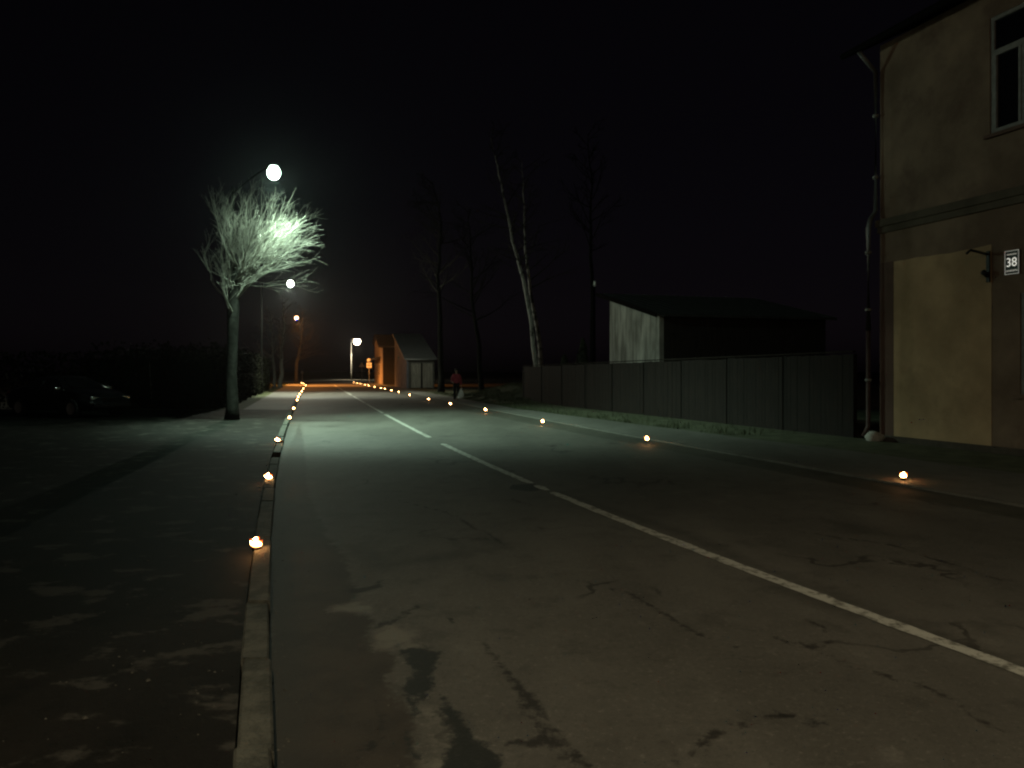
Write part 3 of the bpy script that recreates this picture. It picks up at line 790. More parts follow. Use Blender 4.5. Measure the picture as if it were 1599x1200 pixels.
cp = MB(); lo = [fl_(-.08, -0.03, 1.87), fl_(FL + .05, -0.03, 2.05), fl_(FL + .05, 0.075, 2.05), fl_(-.08, 0.075, 1.87)]
cp.hexa(lo, [p + Vector((0, 0, 0.035)) for p in lo]); cp.build('cap_rail', M_plankcap, fence)

# ------------------------------------------------------------------ shed behind the fence
SN = Vector((5.94, 31.0, 0)); SA = Vector((-0.29, 0.957, 0)); SB = Vector((0.957, 0.29, 0)); SL, SW = 4.85, 8.0
shed = empty('shed', SN); tag(shed, 'grey rendered shed with a sloping roof standing behind the plank fence', 'shed')
def S(a, b, z): return SA * a + SB * b + Vector((0, 0, z))
ZN, ZF = 3.86, 4.98
def shed_wall():
    m = mat('shed_plaster', (0.34, 0.33, 0.295), (0.70, 0.685, 0.62), 0.7, 0.92, 0.5, 18, detail=8, lo=0.38, hi=0.62, stretch=(1.4, 1.4, 0.8))
    N = m.node_tree.nodes; L = m.node_tree.links; bs = N['Principled BSDF']
    tc = N.new('ShaderNodeTexCoord'); mp = N.new('ShaderNodeMapping'); mp.inputs['Scale'].default_value = (3, 3, 0.35)
    n = N.new('ShaderNodeTexNoise'); n.inputs['Scale'].default_value = 1.6; n.inputs['Detail'].default_value = 6
    L.new(tc.outputs['Object'], mp.inputs['Vector']); L.new(mp.outputs['Vector'], n.inputs['Vector'])
    r = N.new('ShaderNodeMapRange'); L.new(n.outputs['Fac'], r.inputs[0])
    for i, q in enumerate((0.45, 0.68, 0, 0.8)): r.inputs[i + 1].default_value = q
    k = N.new('ShaderNodeMix'); k.data_type = 'RGBA'; k.inputs[7].default_value = (0.18, 0.17, 0.145, 1)
    L.new(bs.inputs['Base Color'].links[0].from_socket, k.inputs[6]); L.new(r.outputs[0], k.inputs[0]); L.new(k.outputs[2], bs.inputs['Base Color'])
    return m
M_shed = shed_wall()
w = MB(); w.hexa([S(0, 0, -.1), S(SL, 0, -.1), S(SL, .2, -.1), S(0, .2, -.1)], [S(0, 0, ZN), S(SL, 0, ZF), S(SL, .2, ZF), S(0, .2, ZN)])
w.hexa([S(SL, .201, -.1), S(SL, SW, -.1), S(SL - .2, SW, -.1), S(SL - .2, .201, -.1)], [S(SL, .201, ZF), S(SL, SW, ZF), S(SL - .2, SW, ZF - .05), S(SL - .2, .201, ZF - .05)])
w.hexa([S(.201, SW - .2, -.1), S(SL - .201, SW - .2, -.1), S(SL - .201, SW, -.1), S(.201, SW, -.1)], [S(.201, SW - .2, ZN + .03), S(SL - .201, SW - .2, ZF - .06), S(SL - .201, SW, ZF - .06), S(.201, SW, ZN + .03)])
w.build('wall', M_shed, shed)
w = MB(); w.hexa([S(0, .201, -.1), S(0, SW, -.1), S(.2, SW, -.1), S(.2, .201, -.1)], [S(0, .201, ZN), S(0, SW, ZN), S(.2, SW, ZN + .04), S(.2, .201, ZN + .04)])
w.build('shaded_front', mat('shaded_wall', (0.03, 0.026, 0.022), (0.055, 0.045, 0.038), 3, 0.9, stretch=(5, 5, .5)), shed)  # shade put into the colour: the lamp only grazes this wall
sl = (ZF - ZN) / SL
def rz(a): return ZN + 0.012 + sl * a
rfm = MB(); a0, a1, b0, b1 = -0.35, SL + 0.9, -0.28, SW + .3
lo = [S(a0, b0, rz(a0)), S(a1, b0, rz(a1)), S(a1, b1, rz(a1)), S(a0, b1, rz(a0))]
rfm.hexa(lo, [p + Vector((0, 0, 0.09)) for p in lo])
for i in range(22):        # sheet seams
    b = b0 + 0.02 + (b1 - b0 - .06) * i / 21
    lo = [S(a0, b, rz(a0) + .092), S(a1, b, rz(a1) + .092), S(a1, b + .03, rz(a1) + .092), S(a0, b + .03, rz(a0) + .092)]
    rfm.hexa(lo, [p + Vector((0, 0, 0.025)) for p in lo])
rfm.build('roof', mat('shed_roof', (0.05, 0.052, 0.05), (0.09, 0.092, 0.088), 2, 0.8), shed)
fm = MB(); lo = [S(a0, b0 - .03, rz(a0) - .05), S(a1, b0 - .03, rz(a1) - .05), S(a1, b0 - .003, rz(a1) - .05), S(a0, b0 - .003, rz(a0) - .05)]
fm.hexa(lo, [p + Vector((0, 0, 0.17)) for p in lo]); fm.build('fascia', M_darkpole, shed)

# utility pole with a pale insulator behind the shed corner
up = empty('utility_pole', (4.0, 37.6, 0)); tag(up, 'thin dark wooden pole with a pale insulator beside the shed roof', 'pole')
m_ = MB(); m_.tube([(0, 0, -.1), (0, 0, 3), (0, 0, 5.75)], [0.10, 0.09, 0.075], 10); m_.build('pole', M_darkpole, up)
m_ = MB(); m_.lathe([(0.02, -.12), (0.05, -.1), (0.07, -.02), (0.045, 0.02), (0.065, 0.06), (0.05, 0.14), (0.015, 0.16)], (0.05, 0, 5.86), 12); m_.build('insulator', M_white, up)

# ------------------------------------------------------------------ trees
def limb(mb, p, d, L, r0, r1, n, rnd, up=0.0, wob=0.15, sides=5):
    pts = [Vector(p)]; d = Vector(d).normalized(); rad = [r0]
    for i in range(n):
        d = (d + Vector((rnd.uniform(-wob, wob), rnd.uniform(-wob, wob), rnd.uniform(-wob, wob) + up))).normalized()
        pts.append(pts[-1] + d * L / n); rad.append(r0 + (r1 - r0) * (i + 1) / n)
    mb.tube(pts, rad, sides, caps=False)
    return pts
def lerp(pts, t):
    x = t * (len(pts) - 1); i = min(int(x), len(pts) - 2); f = x - i
    return pts[i].lerp(pts[i + 1], f), (pts[i + 1] - pts[i]).normalized()
def side(d, ang, rnd):
    o = d.orthogonal().normalized(); o.rotate(Matrix.Rotation(rnd.uniform(0, 6.283), 3, d))
    return (d * math.cos(ang) + o * math.sin(ang)).normalized()
def bare_tree(name, base, path, r0, seed, label, group=None, nb=26, blen=2.6, start=0.35, trunk_m=None, br_m=None, up=0.05, twigs=5, droop=0.0, rt=0.03, bias=None):
    """path: trunk points relative to the base"""
    rnd = random.Random(seed)
    e = empty(name, base); tag(e, label, 'tree', group)
    pts = [Vector(p) for p in path]
    fine = []
    for i in range(len(pts) - 1):
        for k in range(4):
            fine.append(pts[i].lerp(pts[i + 1], k / 4) + Vector((rnd.uniform(-1, 1), rnd.uniform(-1, 1), 0)) * r0 * 0.25)
    fine.append(pts[-1])
    rad = [r0 * (1 - 0.88 * (i / (len(fine) - 1)) ** 0.9) for i in range(len(fine))]
    rad[0] *= 1.25
    t = MB(); t.tube(fine, rad, 10); t.build('trunk', trunk_m or M_bark, e)
    c = MB()
    for i in range(nb):
        s = start + (1 - start) * (i + rnd.random()) / nb
        p, d = lerp(fine, min(s, 0.995))
        sd = side(d, rnd.uniform(0.7, 1.25), rnd)
        if bias is not None: sd = (sd + bias * rnd.random()).normalized()
        L = blen * (1.15 - 0.75 * (s - start) / (1 - start)) * rnd.uniform(0.6, 1.15)
        b = limb(c, p, sd, L, r0 * 0.30 * (1.1 - s * .6), 0.008, 6, rnd, up, 0.16, 5)
        for k in range(twigs):
            q, dd = lerp(b, rnd.uniform(0.25, 0.98))
            tw = limb(c, q, side(dd, rnd.uniform(0.4, 0.9), rnd), L * rnd.uniform(0.25, 0.5), 0.018, 0.005, 4, rnd, up - droop, 0.2, 3)
            for j in range(4):
                q2, d2 = lerp(tw, rnd.uniform(0.2, 1.0))
                limb(c, q2, side(d2, rnd.uniform(0.4, 0.9), rnd), L * rnd.uniform(0.12, 0.25), 0.009, 0.003, 3, rnd, up - droop * 1.5, 0.25, 3)
    c.build('branches', br_m or M_twigdim, e)
    return e

# cropped tree under the nearest lamp: short trunk, a fan of whips leaning towards the light
def pollard():
    rnd = random.Random(77)
    base = Vector((-8.9, 24.4, 0.02))
    e = empty('cropped_tree', base); tag(e, 'bare cropped roadside tree with a dense round crown lit by the nearest lamp', 'tree')
    t = MB(); tr = [Vector((0, 0, -.1)), Vector((0.02, 0, 0.4)), Vector((-0.03, 0.03, 1.5)), Vector((0.03, 0, 2.6)), Vector((0.05, 0, 3.6)), Vector((0.12, 0, 4.3)), Vector((0.2, 0, 5.1))]
    t.tube(tr, [0.27, 0.20, 0.175, 0.165, 0.19, 0.16, 0.09], 12); t.build('trunk', mat('shaded_bark', (0.005, 0.005, 0.004), (0.018, 0.0175, 0.015), 8, 0.95, 0.8, 30, spec=0.05), e)  # bark colour darkened to stand in for the crown's shade
    c = MB(); heads = []
    for i in range(15):
        s = rnd.uniform(0.60, 1.0)
        p, d = lerp(tr, s)
        az = rnd.uniform(0, 6.283)
        dr = Vector((math.cos(az) * 0.9 + 0.42, math.sin(az) * 0.9, rnd.uniform(0.1, 1.0))).normalized()
        L = rnd.uniform(0.8, 1.7)
        b = limb(c, p, dr, L, 0.05, 0.012, 6, rnd, 0.10, 0.12, 6)
        heads.append((b, L))
    for i in range(9):      # boughs reaching up and out over the road
        p, d = lerp(tr, 0.72 + 0.28 * i / 9)
        el = math.radians(rnd.uniform(12, 62)); az = rnd.uniform(-.7, .5)
        dr = Vector((math.cos(el) * math.cos(az), math.cos(el) * math.sin(az), math.sin(el)))
        L = rnd.uniform(1.2, 2.0)
        heads.append((limb(c, p, dr, L, 0.04, 0.011, 6, rnd, 0.04, 0.08, 6), L))
    ctr = Vector((1.0, 0.15, 5.25)); rx, rz_ = 1.9, 2.75
    lp = L1 - base + Vector((0, 0, -.5))
    def inside(q):
        dv = q - lp
        if dv.length < (1.3 if dv.x > .2 else 1.0) or (dv.length < 2.4 and dv.x > -.2 and dv.y < .12 and dv.z < 0): return 9.0
        w = q - ctr
        return (w.x / rx) ** 2 + (w.y / rx) ** 2 + (w.z / rz_) ** 2
    def p_right(b): return b[-1].x > 0.5
    for b, L in heads:
        for k in range(8 if p_right(b) else 5):
            p, d = lerp(b, rnd.uniform(0.3, 1.0))
            out = (p - Vector((0.1, 0, 3.6)))
            out = Vector((out.x * 0.9 + 0.45, out.y * 0.8, abs(out.z) * 0.3 + (0.40 if p.z > 4.4 else 0.12))) + Vector((rnd.gauss(0, .35), rnd.gauss(0, .35), rnd.gauss(0, .3)))
            if rnd.random() < 0.4 and p.x < 0.6: out = Vector((rnd.gauss(0, .18), rnd.gauss(0, .18), 1))      # upright shoots on the left
            out.normalize()
            l1 = rnd.uniform(0.9, 2.1)
            if inside(p + out * l1) > 1.1: l1 *= 0.6
            if inside(p + out * l1) > 1.3: continue
            if inside(p + out * l1 * .5) > 3: continue
            w1 = limb(c, p, out, l1, 0.0095, 0.0045, 6, rnd, 0.03, 0.16, 4)
            for j in range(5):
                q, dd = lerp(w1, rnd.uniform(0.2, 1.0))
                l2 = rnd.uniform(0.4, 1.0)
                ds = side(dd, rnd.uniform(0.25, 0.8), rnd)
                ds = (ds + Vector((0.22, 0, 0.25))).normalized()
                if inside(q) > 5 or inside(q + ds * l2) > 5: continue
                if inside(q + ds * l2) > 1.35: l2 *= 0.5
                w2 = limb(c, q, ds, l2, 0.0048, 0.0028, 4, rnd, 0.02, 0.2, 3)
                for _ in range(2):
                    q3, d3 = lerp(w2, rnd.uniform(0.3, 0.9))
                    limb(c, q3, side(d3, rnd.uniform(0.4, 0.8), rnd), l2 * 0.5, 0.003, 0.002, 2, rnd, 0.04, 0.2, 3)
    c.build('branches', M_twig, e)
pollard()

GR = 'tall bare trees on the right bank'
b0 = Vector((1.62, 46.0, 0.6))
bare_tree('birch', b0, [(0, 0, -0.5), P(832, 520, 46) - b0, P(818, 440, 46) - b0, P(800, 375, 46) - b0, P(789, 318, 46) - b0, P(776, 258, 46) - b0, P(766, 215, 46) - b0], 0.17, 3, 'pale leaning birch trunk behind the fence end, left of a pair', GR, 26, 3.0, 0.35, M_birch, M_twigdim, 0.0, 4, 0.06)
b0 = Vector((2.0, 47.2, 0.6))
bare_tree('birch', b0, [(0, 0, -0.5), P(840, 520, 47.2) - b0, P(829, 455, 47.2) - b0, P(821, 390, 47.2) - b0, P(818, 320, 47.2) - b0, P(815, 250, 47.2) - b0], 0.17, 8, 'dimmer straighter birch trunk behind the fence end, right of a pair', GR, 24, 3.0, 0.4, mat('dim_birch_bark', (0.07, 0.066, 0.06), (0.42, 0.405, 0.365), 3, 0.85, 0.4, 20, lo=.42, hi=.56), M_twigdim, 0.0, 4, 0.06)
b0 = P(752, 606, 52); b0.z = 0.3
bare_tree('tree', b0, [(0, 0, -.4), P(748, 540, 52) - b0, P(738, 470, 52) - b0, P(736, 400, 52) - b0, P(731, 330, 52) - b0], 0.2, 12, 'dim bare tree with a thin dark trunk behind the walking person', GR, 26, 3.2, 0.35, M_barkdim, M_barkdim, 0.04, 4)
b0 = P(690, 600, 55); b0.z = 0.05
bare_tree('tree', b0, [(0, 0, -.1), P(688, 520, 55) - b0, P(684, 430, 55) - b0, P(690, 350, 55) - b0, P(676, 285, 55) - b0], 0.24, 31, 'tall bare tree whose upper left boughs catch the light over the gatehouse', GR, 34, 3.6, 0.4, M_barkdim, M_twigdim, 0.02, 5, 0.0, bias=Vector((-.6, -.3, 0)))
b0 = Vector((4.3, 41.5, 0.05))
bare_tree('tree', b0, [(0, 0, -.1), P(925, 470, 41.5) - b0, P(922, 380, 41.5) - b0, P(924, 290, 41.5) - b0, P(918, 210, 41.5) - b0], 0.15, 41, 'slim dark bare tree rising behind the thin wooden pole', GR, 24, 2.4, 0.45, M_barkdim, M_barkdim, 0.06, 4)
GL = 'bare trees along the left path'
b0 = G(437, 606.5); b0.z = 0.03
bare_tree('tree', b0, [(0, 0, -.1), (0.15, 0, 1.5), (0.1, 0, 3.2), (0.4, 0, 5.5), (0.3, 0, 8)], 0.24, 51, 'pale bare trunk standing in the lit grass left of the far candles', GL, 24, 2.6, 0.35, M_bark, M_twigdim, 0.05, 4)
b0 = G(429, 607.5); b0.z = 0.03
bare_tree('tree', b0, [(0, 0, -.1), (-0.1, 0, 2), (-0.3, 0, 4), (-0.3, 0, 7)], 0.16, 57, 'thin dark trunk just left of the pale trunk on the far lawn', GL, 20, 2.2, 0.4, M_barkdark, M_barkdark, 0.05, 4)
b0 = P(462, 590, 98); b0.z = 0.0
bare_tree('tree', b0, [(0, 0, -.1), (0.1, 0, 2.5), (0.5, 0, 4.6), (0.8, 0, 7), (0.9, 0, 9.2)], 0.25, 61, 'bare tree lit reddish under the amber lamp at the road end', GL, 34, 2.6, 0.3, M_barkdark, M_twigdim, 0.05, 5, bias=Vector((.4, -.4, 0)))

# leafy things: clumps of small leaf faces
def leaves(mb, n, fn, size, rnd):
    for i in range(n):
        p, nr = fn()
        a = nr.orthogonal().normalized(); a.rotate(Matrix.Rotation(rnd.uniform(0, 6.283), 3, nr)); b = nr.cross(a)
        s = size * rnd.uniform(0.6, 1.4)
        mb.add([p - a * s * .5, p + b * s * .35, p + a * s * .6, p - b * s * .35], [(0, 1, 2, 3)])
def hedge(name, s0, s1, off, width, h, seed, label, n):
    rnd = random.Random(seed)
    e = empty(name, (float(Xk(s0)) - off, s0, 0)); o = e.location.copy(); tag(e, label, 'hedge')
    mb = MB()
    def fn():
        y = rnd.uniform(s0, s1); k = rnd.random()
        bump = 0.25 * math.sin(y * 1.7) + 0.18 * math.sin(y * 4.1 + 1)
        x = float(Xk(y)) - off
        if k < .5: q = Vector((x + rnd.gauss(0, .12) + bump * .4, y, rnd.uniform(0.02, h + bump)))
        elif k < .8: q = Vector((x - rnd.uniform(0, width), y, h + bump + rnd.gauss(0, .1)))
        else:
            q = Vector((x - rnd.uniform(0, width), s0 + rnd.gauss(0, .15), rnd.uniform(0.02, h)))
        nr = Vector((rnd.gauss(0, 1), rnd.gauss(0, 1), rnd.gauss(0, 1) + .3)).normalized()
        return q - o, nr
    leaves(mb, n, fn, 0.16, rnd); mb.build('foliage', M_hedge, e)
    st = MB(); y = s0 + .3
    while y < s1:
        x = float(Xk(y)) - off - width * .5
        q = Vector((x, y, -.05)) - o
        for _ in range(4):
            limb(st, q, (rnd.gauss(0, .4), rnd.gauss(0, .4), 1), h * .9, .03, .008, 4, rnd, 0, .2, 4)
        y += 1.2
    st.build('stems', M_barkdark, e)
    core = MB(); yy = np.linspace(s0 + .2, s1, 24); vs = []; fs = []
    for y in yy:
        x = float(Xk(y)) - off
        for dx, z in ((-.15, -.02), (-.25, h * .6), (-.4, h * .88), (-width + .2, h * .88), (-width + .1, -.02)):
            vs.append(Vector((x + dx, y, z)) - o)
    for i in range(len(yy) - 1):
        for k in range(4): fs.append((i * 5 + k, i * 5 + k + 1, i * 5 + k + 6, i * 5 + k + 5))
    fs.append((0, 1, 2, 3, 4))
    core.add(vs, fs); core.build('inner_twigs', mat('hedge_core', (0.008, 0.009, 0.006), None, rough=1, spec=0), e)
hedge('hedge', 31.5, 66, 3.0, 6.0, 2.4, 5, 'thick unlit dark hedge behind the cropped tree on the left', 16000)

rnd = random.Random(90)
def thuja(base, h, r, seed, label):
    rnd = random.Random(seed); e = empty('thuja', base); tag(e, label, 'shrub')
    mb = MB()
    def fn():
        z = rnd.random() ** 0.8; a = rnd.uniform(0, 6.283); rr = r * (1 - z ** 1.6) ** .6 * rnd.uniform(.75, 1.05) * (1 + .2 * math.sin(3 * a + 9 * z))
        return Vector((rr * math.cos(a), rr * math.sin(a), .1 + z * h)), Vector((math.cos(a) + rnd.gauss(0, .5), math.sin(a) + rnd.gauss(0, .5), rnd.gauss(.3, .4))).normalized()
    leaves(mb, 2200, fn, .11, rnd); mb.build('foliage', M_thuja, e)
    s = MB(); s.tube([(0, 0, -.1), (0, 0, h * .9)], [.06, .01], 6); s.build('stem', M_barkdark, e)
thuja(Vector((3.55, 38.6, 0)), 3.15, 0.42, 1, 'narrow dark evergreen between the birches and the shed')
thuja(Vector((2.75, 40.5, 0)), 2.35, 0.45, 2, 'low round evergreen top showing over the fence by the birches')

# ------------------------------------------------------------------ gatehouse and far houses
def frame(o, a=ADIR, b=BDIR): return lambda s, w, z: a * s + b * w + Vector((0, 0, z))
def prism(mb, fr_, s0, s1, w0, w1, z0, zt):
    """zt: function(s) -> top height"""
    lo = [fr_(s0, w0, z0), fr_(s1, w0, z0), fr_(s1, w1, z0), fr_(s0, w1, z0)]
    mb.hexa(lo, [fr_(s0, w0, zt(s0)), fr_(s1, w0, zt(s1)), fr_(s1, w1, zt(s1)), fr_(s0, w1, zt(s0))])
gh = empty('gatehouse', (-9.75, 71.0, 0.0)); tag(gh, 'small dim gatehouse with double plank doors and a steep grey roof', 'building')
fr_ = frame(None)
top = lambda s: 2.75 + 0.26 * s
m_ = MB(); prism(m_, fr_, 0.0, 10.3, 0, .2, -.1, top); prism(m_, fr_, 10.1, 10.3, .201, 2.6, -.1, top); prism(m_, fr_, 0.3, 10.09, 2.4, 2.6, -.1, top)
m_.build('wall', M_brownplaster, gh)
m_ = MB(); prism(m_, fr_, 0.05, 0.25, .201, .42, -.1, lambda s: 2.72); prism(m_, fr_, 0.05, 0.25, 2.45, 2.6, -.1, lambda s: 2.72); prism(m_, fr_, 0.05, 0.25, .421, 2.449, 2.35, lambda s: 2.72)
m_.build('front_frame', M_barkdark, gh)
for w0, w1 in ((.44, 1.36), (1.52, 2.44)):
    d_ = MB()
    for k in range(6):
        a = w0 + (w1 - w0) * k / 6
        prism(d_, fr_, 0.10 + .006 * (k % 2), 0.14, a + .004, a + (w1 - w0) / 6, 0.06, lambda s: 2.33)
    do_ = d_.build('door', M_wood, gh)
    hd_ = MB(); x = w1 - .1 if w0 < 1 else w0 + .1; hd_.box(fr_(0.08, x, 1.1), (.03, .03, .2)); hd_.build('handle', M_dkmetal, do_)
m_ = MB(); prism(m_, fr_, 0.15, 0.17, 1.36, 1.52, 0, lambda s: 2.35); m_.build('door_gap_board', M_black, gh)
m_ = MB()
lo = [fr_(-.35, -.25, top(-.35) + .01), fr_(10.5, -.25, top(10.5) + .01), fr_(10.5, 2.8, top(10.5) + .01), fr_(-.35, 2.8, top(-.35) + .01)]
m_.hexa(lo, [p + Vector((0, 0, .1)) for p in lo]); m_.build('roof', M_roofmetal, gh)
m_ = MB(); m_.tube([fr_(-.42, -.1, 2.68), fr_(-.42, 2.7, 2.68)], .075, 8); m_.build('gutter', M_grey, gh)

oh = empty('gabled_house', (-16.4, 96.0, 0.0)); tag(oh, 'far gabled house with its street wall glowing orange in lamplight', 'house')
HW, HD = 9.5, 4.8
m_ = MB()
ez, rzg = 4.6, 6.3
gt_ = lambda s: ez + (rzg - ez) * (1 - abs(s - HW * .62) / (HW * .62))
prism(m_, fr_, 0, HW * .62, 0, .25, -.1, gt_); prism(m_, fr_, HW * .62 + .001, HW, 0, .25, -.1, gt_)
prism(m_, fr_, HW - .25, HW, .251, HD, -.1, lambda s: gt_(HW) - .1)
m_.build('wall', M_ochre, oh)
m_ = MB(); prism(m_, fr_, 0, .25, .251, HD, -.1, lambda s: ez); m_.build('boarded_end_wall', mat('brown_boards', (0.012, 0.010, 0.006), (0.025, 0.02, 0.012), 3, .9, stretch=(5, 5, .5)), oh)
m_ = MB(); tb = lambda s: gt_(s) + .02
for s0, s1 in ((-.3, HW * .62), (HW * .62 + .001, HW + .3)):
    lo = [fr_(s0, -.3, tb(s0)), fr_(s1, -.3, tb(s1)), fr_(s1, HD + .3, tb(s1)), fr_(s0, HD + .3, tb(s0))]
    m_.hexa(lo, [p + Vector((0, 0, .14)) for p in lo])
m_.build('roof', M_barkdark, oh)
m_ = MB(); lo = [fr_(-.1, -.75, 3.0), fr_(HW, -.75, 3.0), fr_(HW, -.002, 3.35), fr_(-.1, -.002, 3.35)]
m_.hexa(lo, [p + Vector((0, 0, .1)) for p in lo]); m_.build('canopy', M_barkdark, oh)
for s0 in (1.0, 4.3, 7.2):
    f = MB(); prism(f, fr_, s0, s0 + 1.0, -.03, -.002, 1.0, lambda s: 2.5); fo_ = f.build('window', M_white, oh)
    g = MB(); prism(g, fr_, s0 + .08, s0 + .92, -.034, -.031, 1.08, lambda s: 2.42); g.build('pane', M_glass_dark, fo_)

# ------------------------------------------------------------------ road signs
def sign_post(base, h, label):
    e = empty('road_sign', base); tag(e, label, 'road sign', 'road signs at the far junction')
    p = MB(); p.tube([(0, 0, -.05), (0, 0, h)], .035, 8); p.build('post', M_grey, e)
    return e
bs_ = P(576.5, 592, 93); bs_.z = 0
e = sign_post(bs_, 3.2, 'sign post with a round plate over a square four-panel plate beside the orange house')
RX = Matrix.Rotation(math.radians(90), 3, 'X')
m_ = MB(); m_.lathe([(.24, 0), (.24, .02)], (0, -.05, 2.92), 20, RX); m_.build('round_plate', M_white, e)
m_ = MB()
for x in (-.165, .165):
    for z in (-.165, .165): m_.box((x, -.06, 2.32 + z), (.27, .02, .27))
m_.build('square_plate', M_white, e)
m_ = MB(); m_.box((0, -.045, 2.32), (.68, .012, .68)); m_.build('back_plate', M_dkmetal, e)
m_ = MB(); m_.tube([(0, 0, 3.0), (.7, .1, 3.12)], .03, 6); m_.build('arm', M_grey, e)
bs_ = P(565, 592, 118); bs_.z = 0
e = sign_post(bs_, 2.9, 'faint grey triangular warning sign beyond the far white lamp pole')
m_ = MB(); r_ = .5
tri = [Vector((r_ * math.sin(a), -.05, 2.5 + r_ * math.cos(a))) for a in (0, 2.094, 4.189)]
m_.add(tri + [p + Vector((0, .02, 0)) for p in tri], [(0, 2, 1), (3, 4, 5), (0, 1, 4, 3), (1, 2, 5, 4), (2, 0, 3, 5)]); m_.build('triangle_plate', M_grey, e)
bs_ = P(472, 592, 104); bs_.z = 0
e = sign_post(bs_, 1.7, 'faint small round sign above the last candles on the left')
m_ = MB(); m_.lathe([(.2, 0), (.2, .02)], (0, -.05, 1.45), 20, RX); m_.build('round_plate', M_grey, e)

# ------------------------------------------------------------------ candle lamps
M_tin = mat('clay_bowl', (0.012, 0.008, 0.006), (0.025, 0.016, 0.012), 10, 0.9, spec=0.1)
M_wax = mat('wax', (0.30, 0.13, 0.06), None, rough=0.5)
def flame_mat():
    m = emit('flame', (1.0, 0.50, 0.17), 55.0)
    return m
M_flame = flame_mat()
M_outer = emit('flame_edge', (1.0, 0.17, 0.028), 1.1)
def make_candle():
    e = empty('candle', (0, 0, 0))
    b = MB(); b.lathe([(.03, 0), (.040, .012), (.045, .036), (.047, .040), (.044, .041), (.040, .036), (.0, .034)], n=20, caps=False); b.build('bowl', M_tin, e)
    w_ = MB(); w_.lathe([(.0, .0395), (.03, .0395), (.0405, .0385)], n=20, caps=False); w_.build('wax', M_wax, e)
    rr = random.Random(2)
    f = MB(); prof = [(.004, .042), (.032, .050), (.043, .066), (.037, .086), (.020, .104), (.004, .124)]
    n = 12; vs = []
    for i, (r, z) in enumerate(prof):
        for k in range(n):
            a = 2 * math.pi * k / n; q = r * (1 + .35 * math.sin(3 * a + i * .9) * (i > 0) + .15 * rr.uniform(-1, 1))
            vs.append((q * math.cos(a) + .012 * math.sin(i * 1.3), q * math.sin(a), z))
    fs = [(i * n + k, i * n + (k + 1) % n, (i + 1) * n + (k + 1) % n, (i + 1) * n + k) for i in range(len(prof) - 1) for k in range(n)]
    f.add(vs, fs, True); fo = f.build('flame', M_flame, e)
    t = MB()      # flickering side tongues
    for a, l, z in ((2.9, .075, .062), (0.3, .06, .070), (1.8, .05, .09), (5.0, .05, .07), (4.0, .05, .085), (3.4, .045, .075), (5.9, .065, .085), (0.9, .05, .055)):
        d_ = Vector((math.cos(a), math.sin(a), .35))
        t.tube([Vector((0, 0, z)) + d_ * .02, Vector((0, 0, z)) + d_ * (.02 + l * .6), Vector((0, 0, z + .01)) + d_ * (.02 + l * .75)], [.014, .009, .001], 6)
    t.build('flame_tongue', M_outer, fo)
    return e
def copy_tree(o, parent=None):
    c = o.copy(); COL.objects.link(c)
    if parent is not None: c.parent = parent
    for ch in list(o.children): copy_tree(ch, c)
    return c
ORD = ['nearest', 'second', 'third', 'fourth', 'fifth', 'sixth', 'seventh', 'eighth', 'ninth', 'tenth', 'eleventh', 'twelfth', 'thirteenth', 'fourteenth', 'fifteenth', 'sixteenth', 'last']
left_px = [(400, 847), (419, 744), (433, 686), (452.5, 652), (458.5, 637), (464, 624.5), (465.5, 619.5), (468, 615), (471, 611), (473.5, 606.8), (477.5, 602), (474, 599.4), (470.5, 597.8)]
right_px = [(1411, 742), (1010, 685), (847, 658), (758, 639.5), (703, 630.5), (669, 623), (639.5, 616.5), (622.5, 612), (611, 609.5), (601, 607), (595, 606), (585, 604), (575.5, 602), (569.5, 601), (562.5, 599), (558, 598), (552.5, 597)]
lab = {('left', 0): 'burning candle bowl nearest the viewer beside the left kerb', ('left', 1): 'second candle bowl along the left kerb, well before the lamplit pavement',
       ('left', 2): 'candle bowl on the lamplit pavement at the broken left kerb',
       ('right', 0): 'largest burning candle on the right footway below the corner house', ('right', 1): 'candle in the right gutter below the grey shed',
       ('right', 2): 'candle in the right gutter below the left end of the plank fence', ('right', 3): 'candle in the right gutter below the stone on the grass bank',
       ('right', 4): 'candle in the right gutter just left of the walking person', ('right', 5): 'candle in the right gutter before the gatehouse doors'}
proto = make_candle(); first = True
rnd = random.Random(3)
for sd_, pts in (('left', left_px), ('right', right_px)):
    for i, (u, v) in enumerate(pts):
        zb = 0.052 if sd_ == 'left' else (0.02 if i < 3 else 0.034)
        g_ = G(u, v, zb + 0.085)
        c = proto if first else copy_tree(proto)
        first = False
        c.location = (g_.x, g_.y, zb + (0.012 if sd_ == 'left' else 0.012)); c.rotation_euler = (0, 0, rnd.uniform(-.8, .8))
        k = max(0.9 - max(0, g_.y - 12) * 0.004, 0.74); c.scale = (k, k, k * rnd.uniform(.9, 1.15))
        word = 'last' if i == len(pts) - 1 else ORD[i]
        tag(c, lab.get((sd_, i), f'{word} small burning candle from the viewer in the row along the {sd_} roadside'), 'candle', f'candles along the {sd_} side of the road')

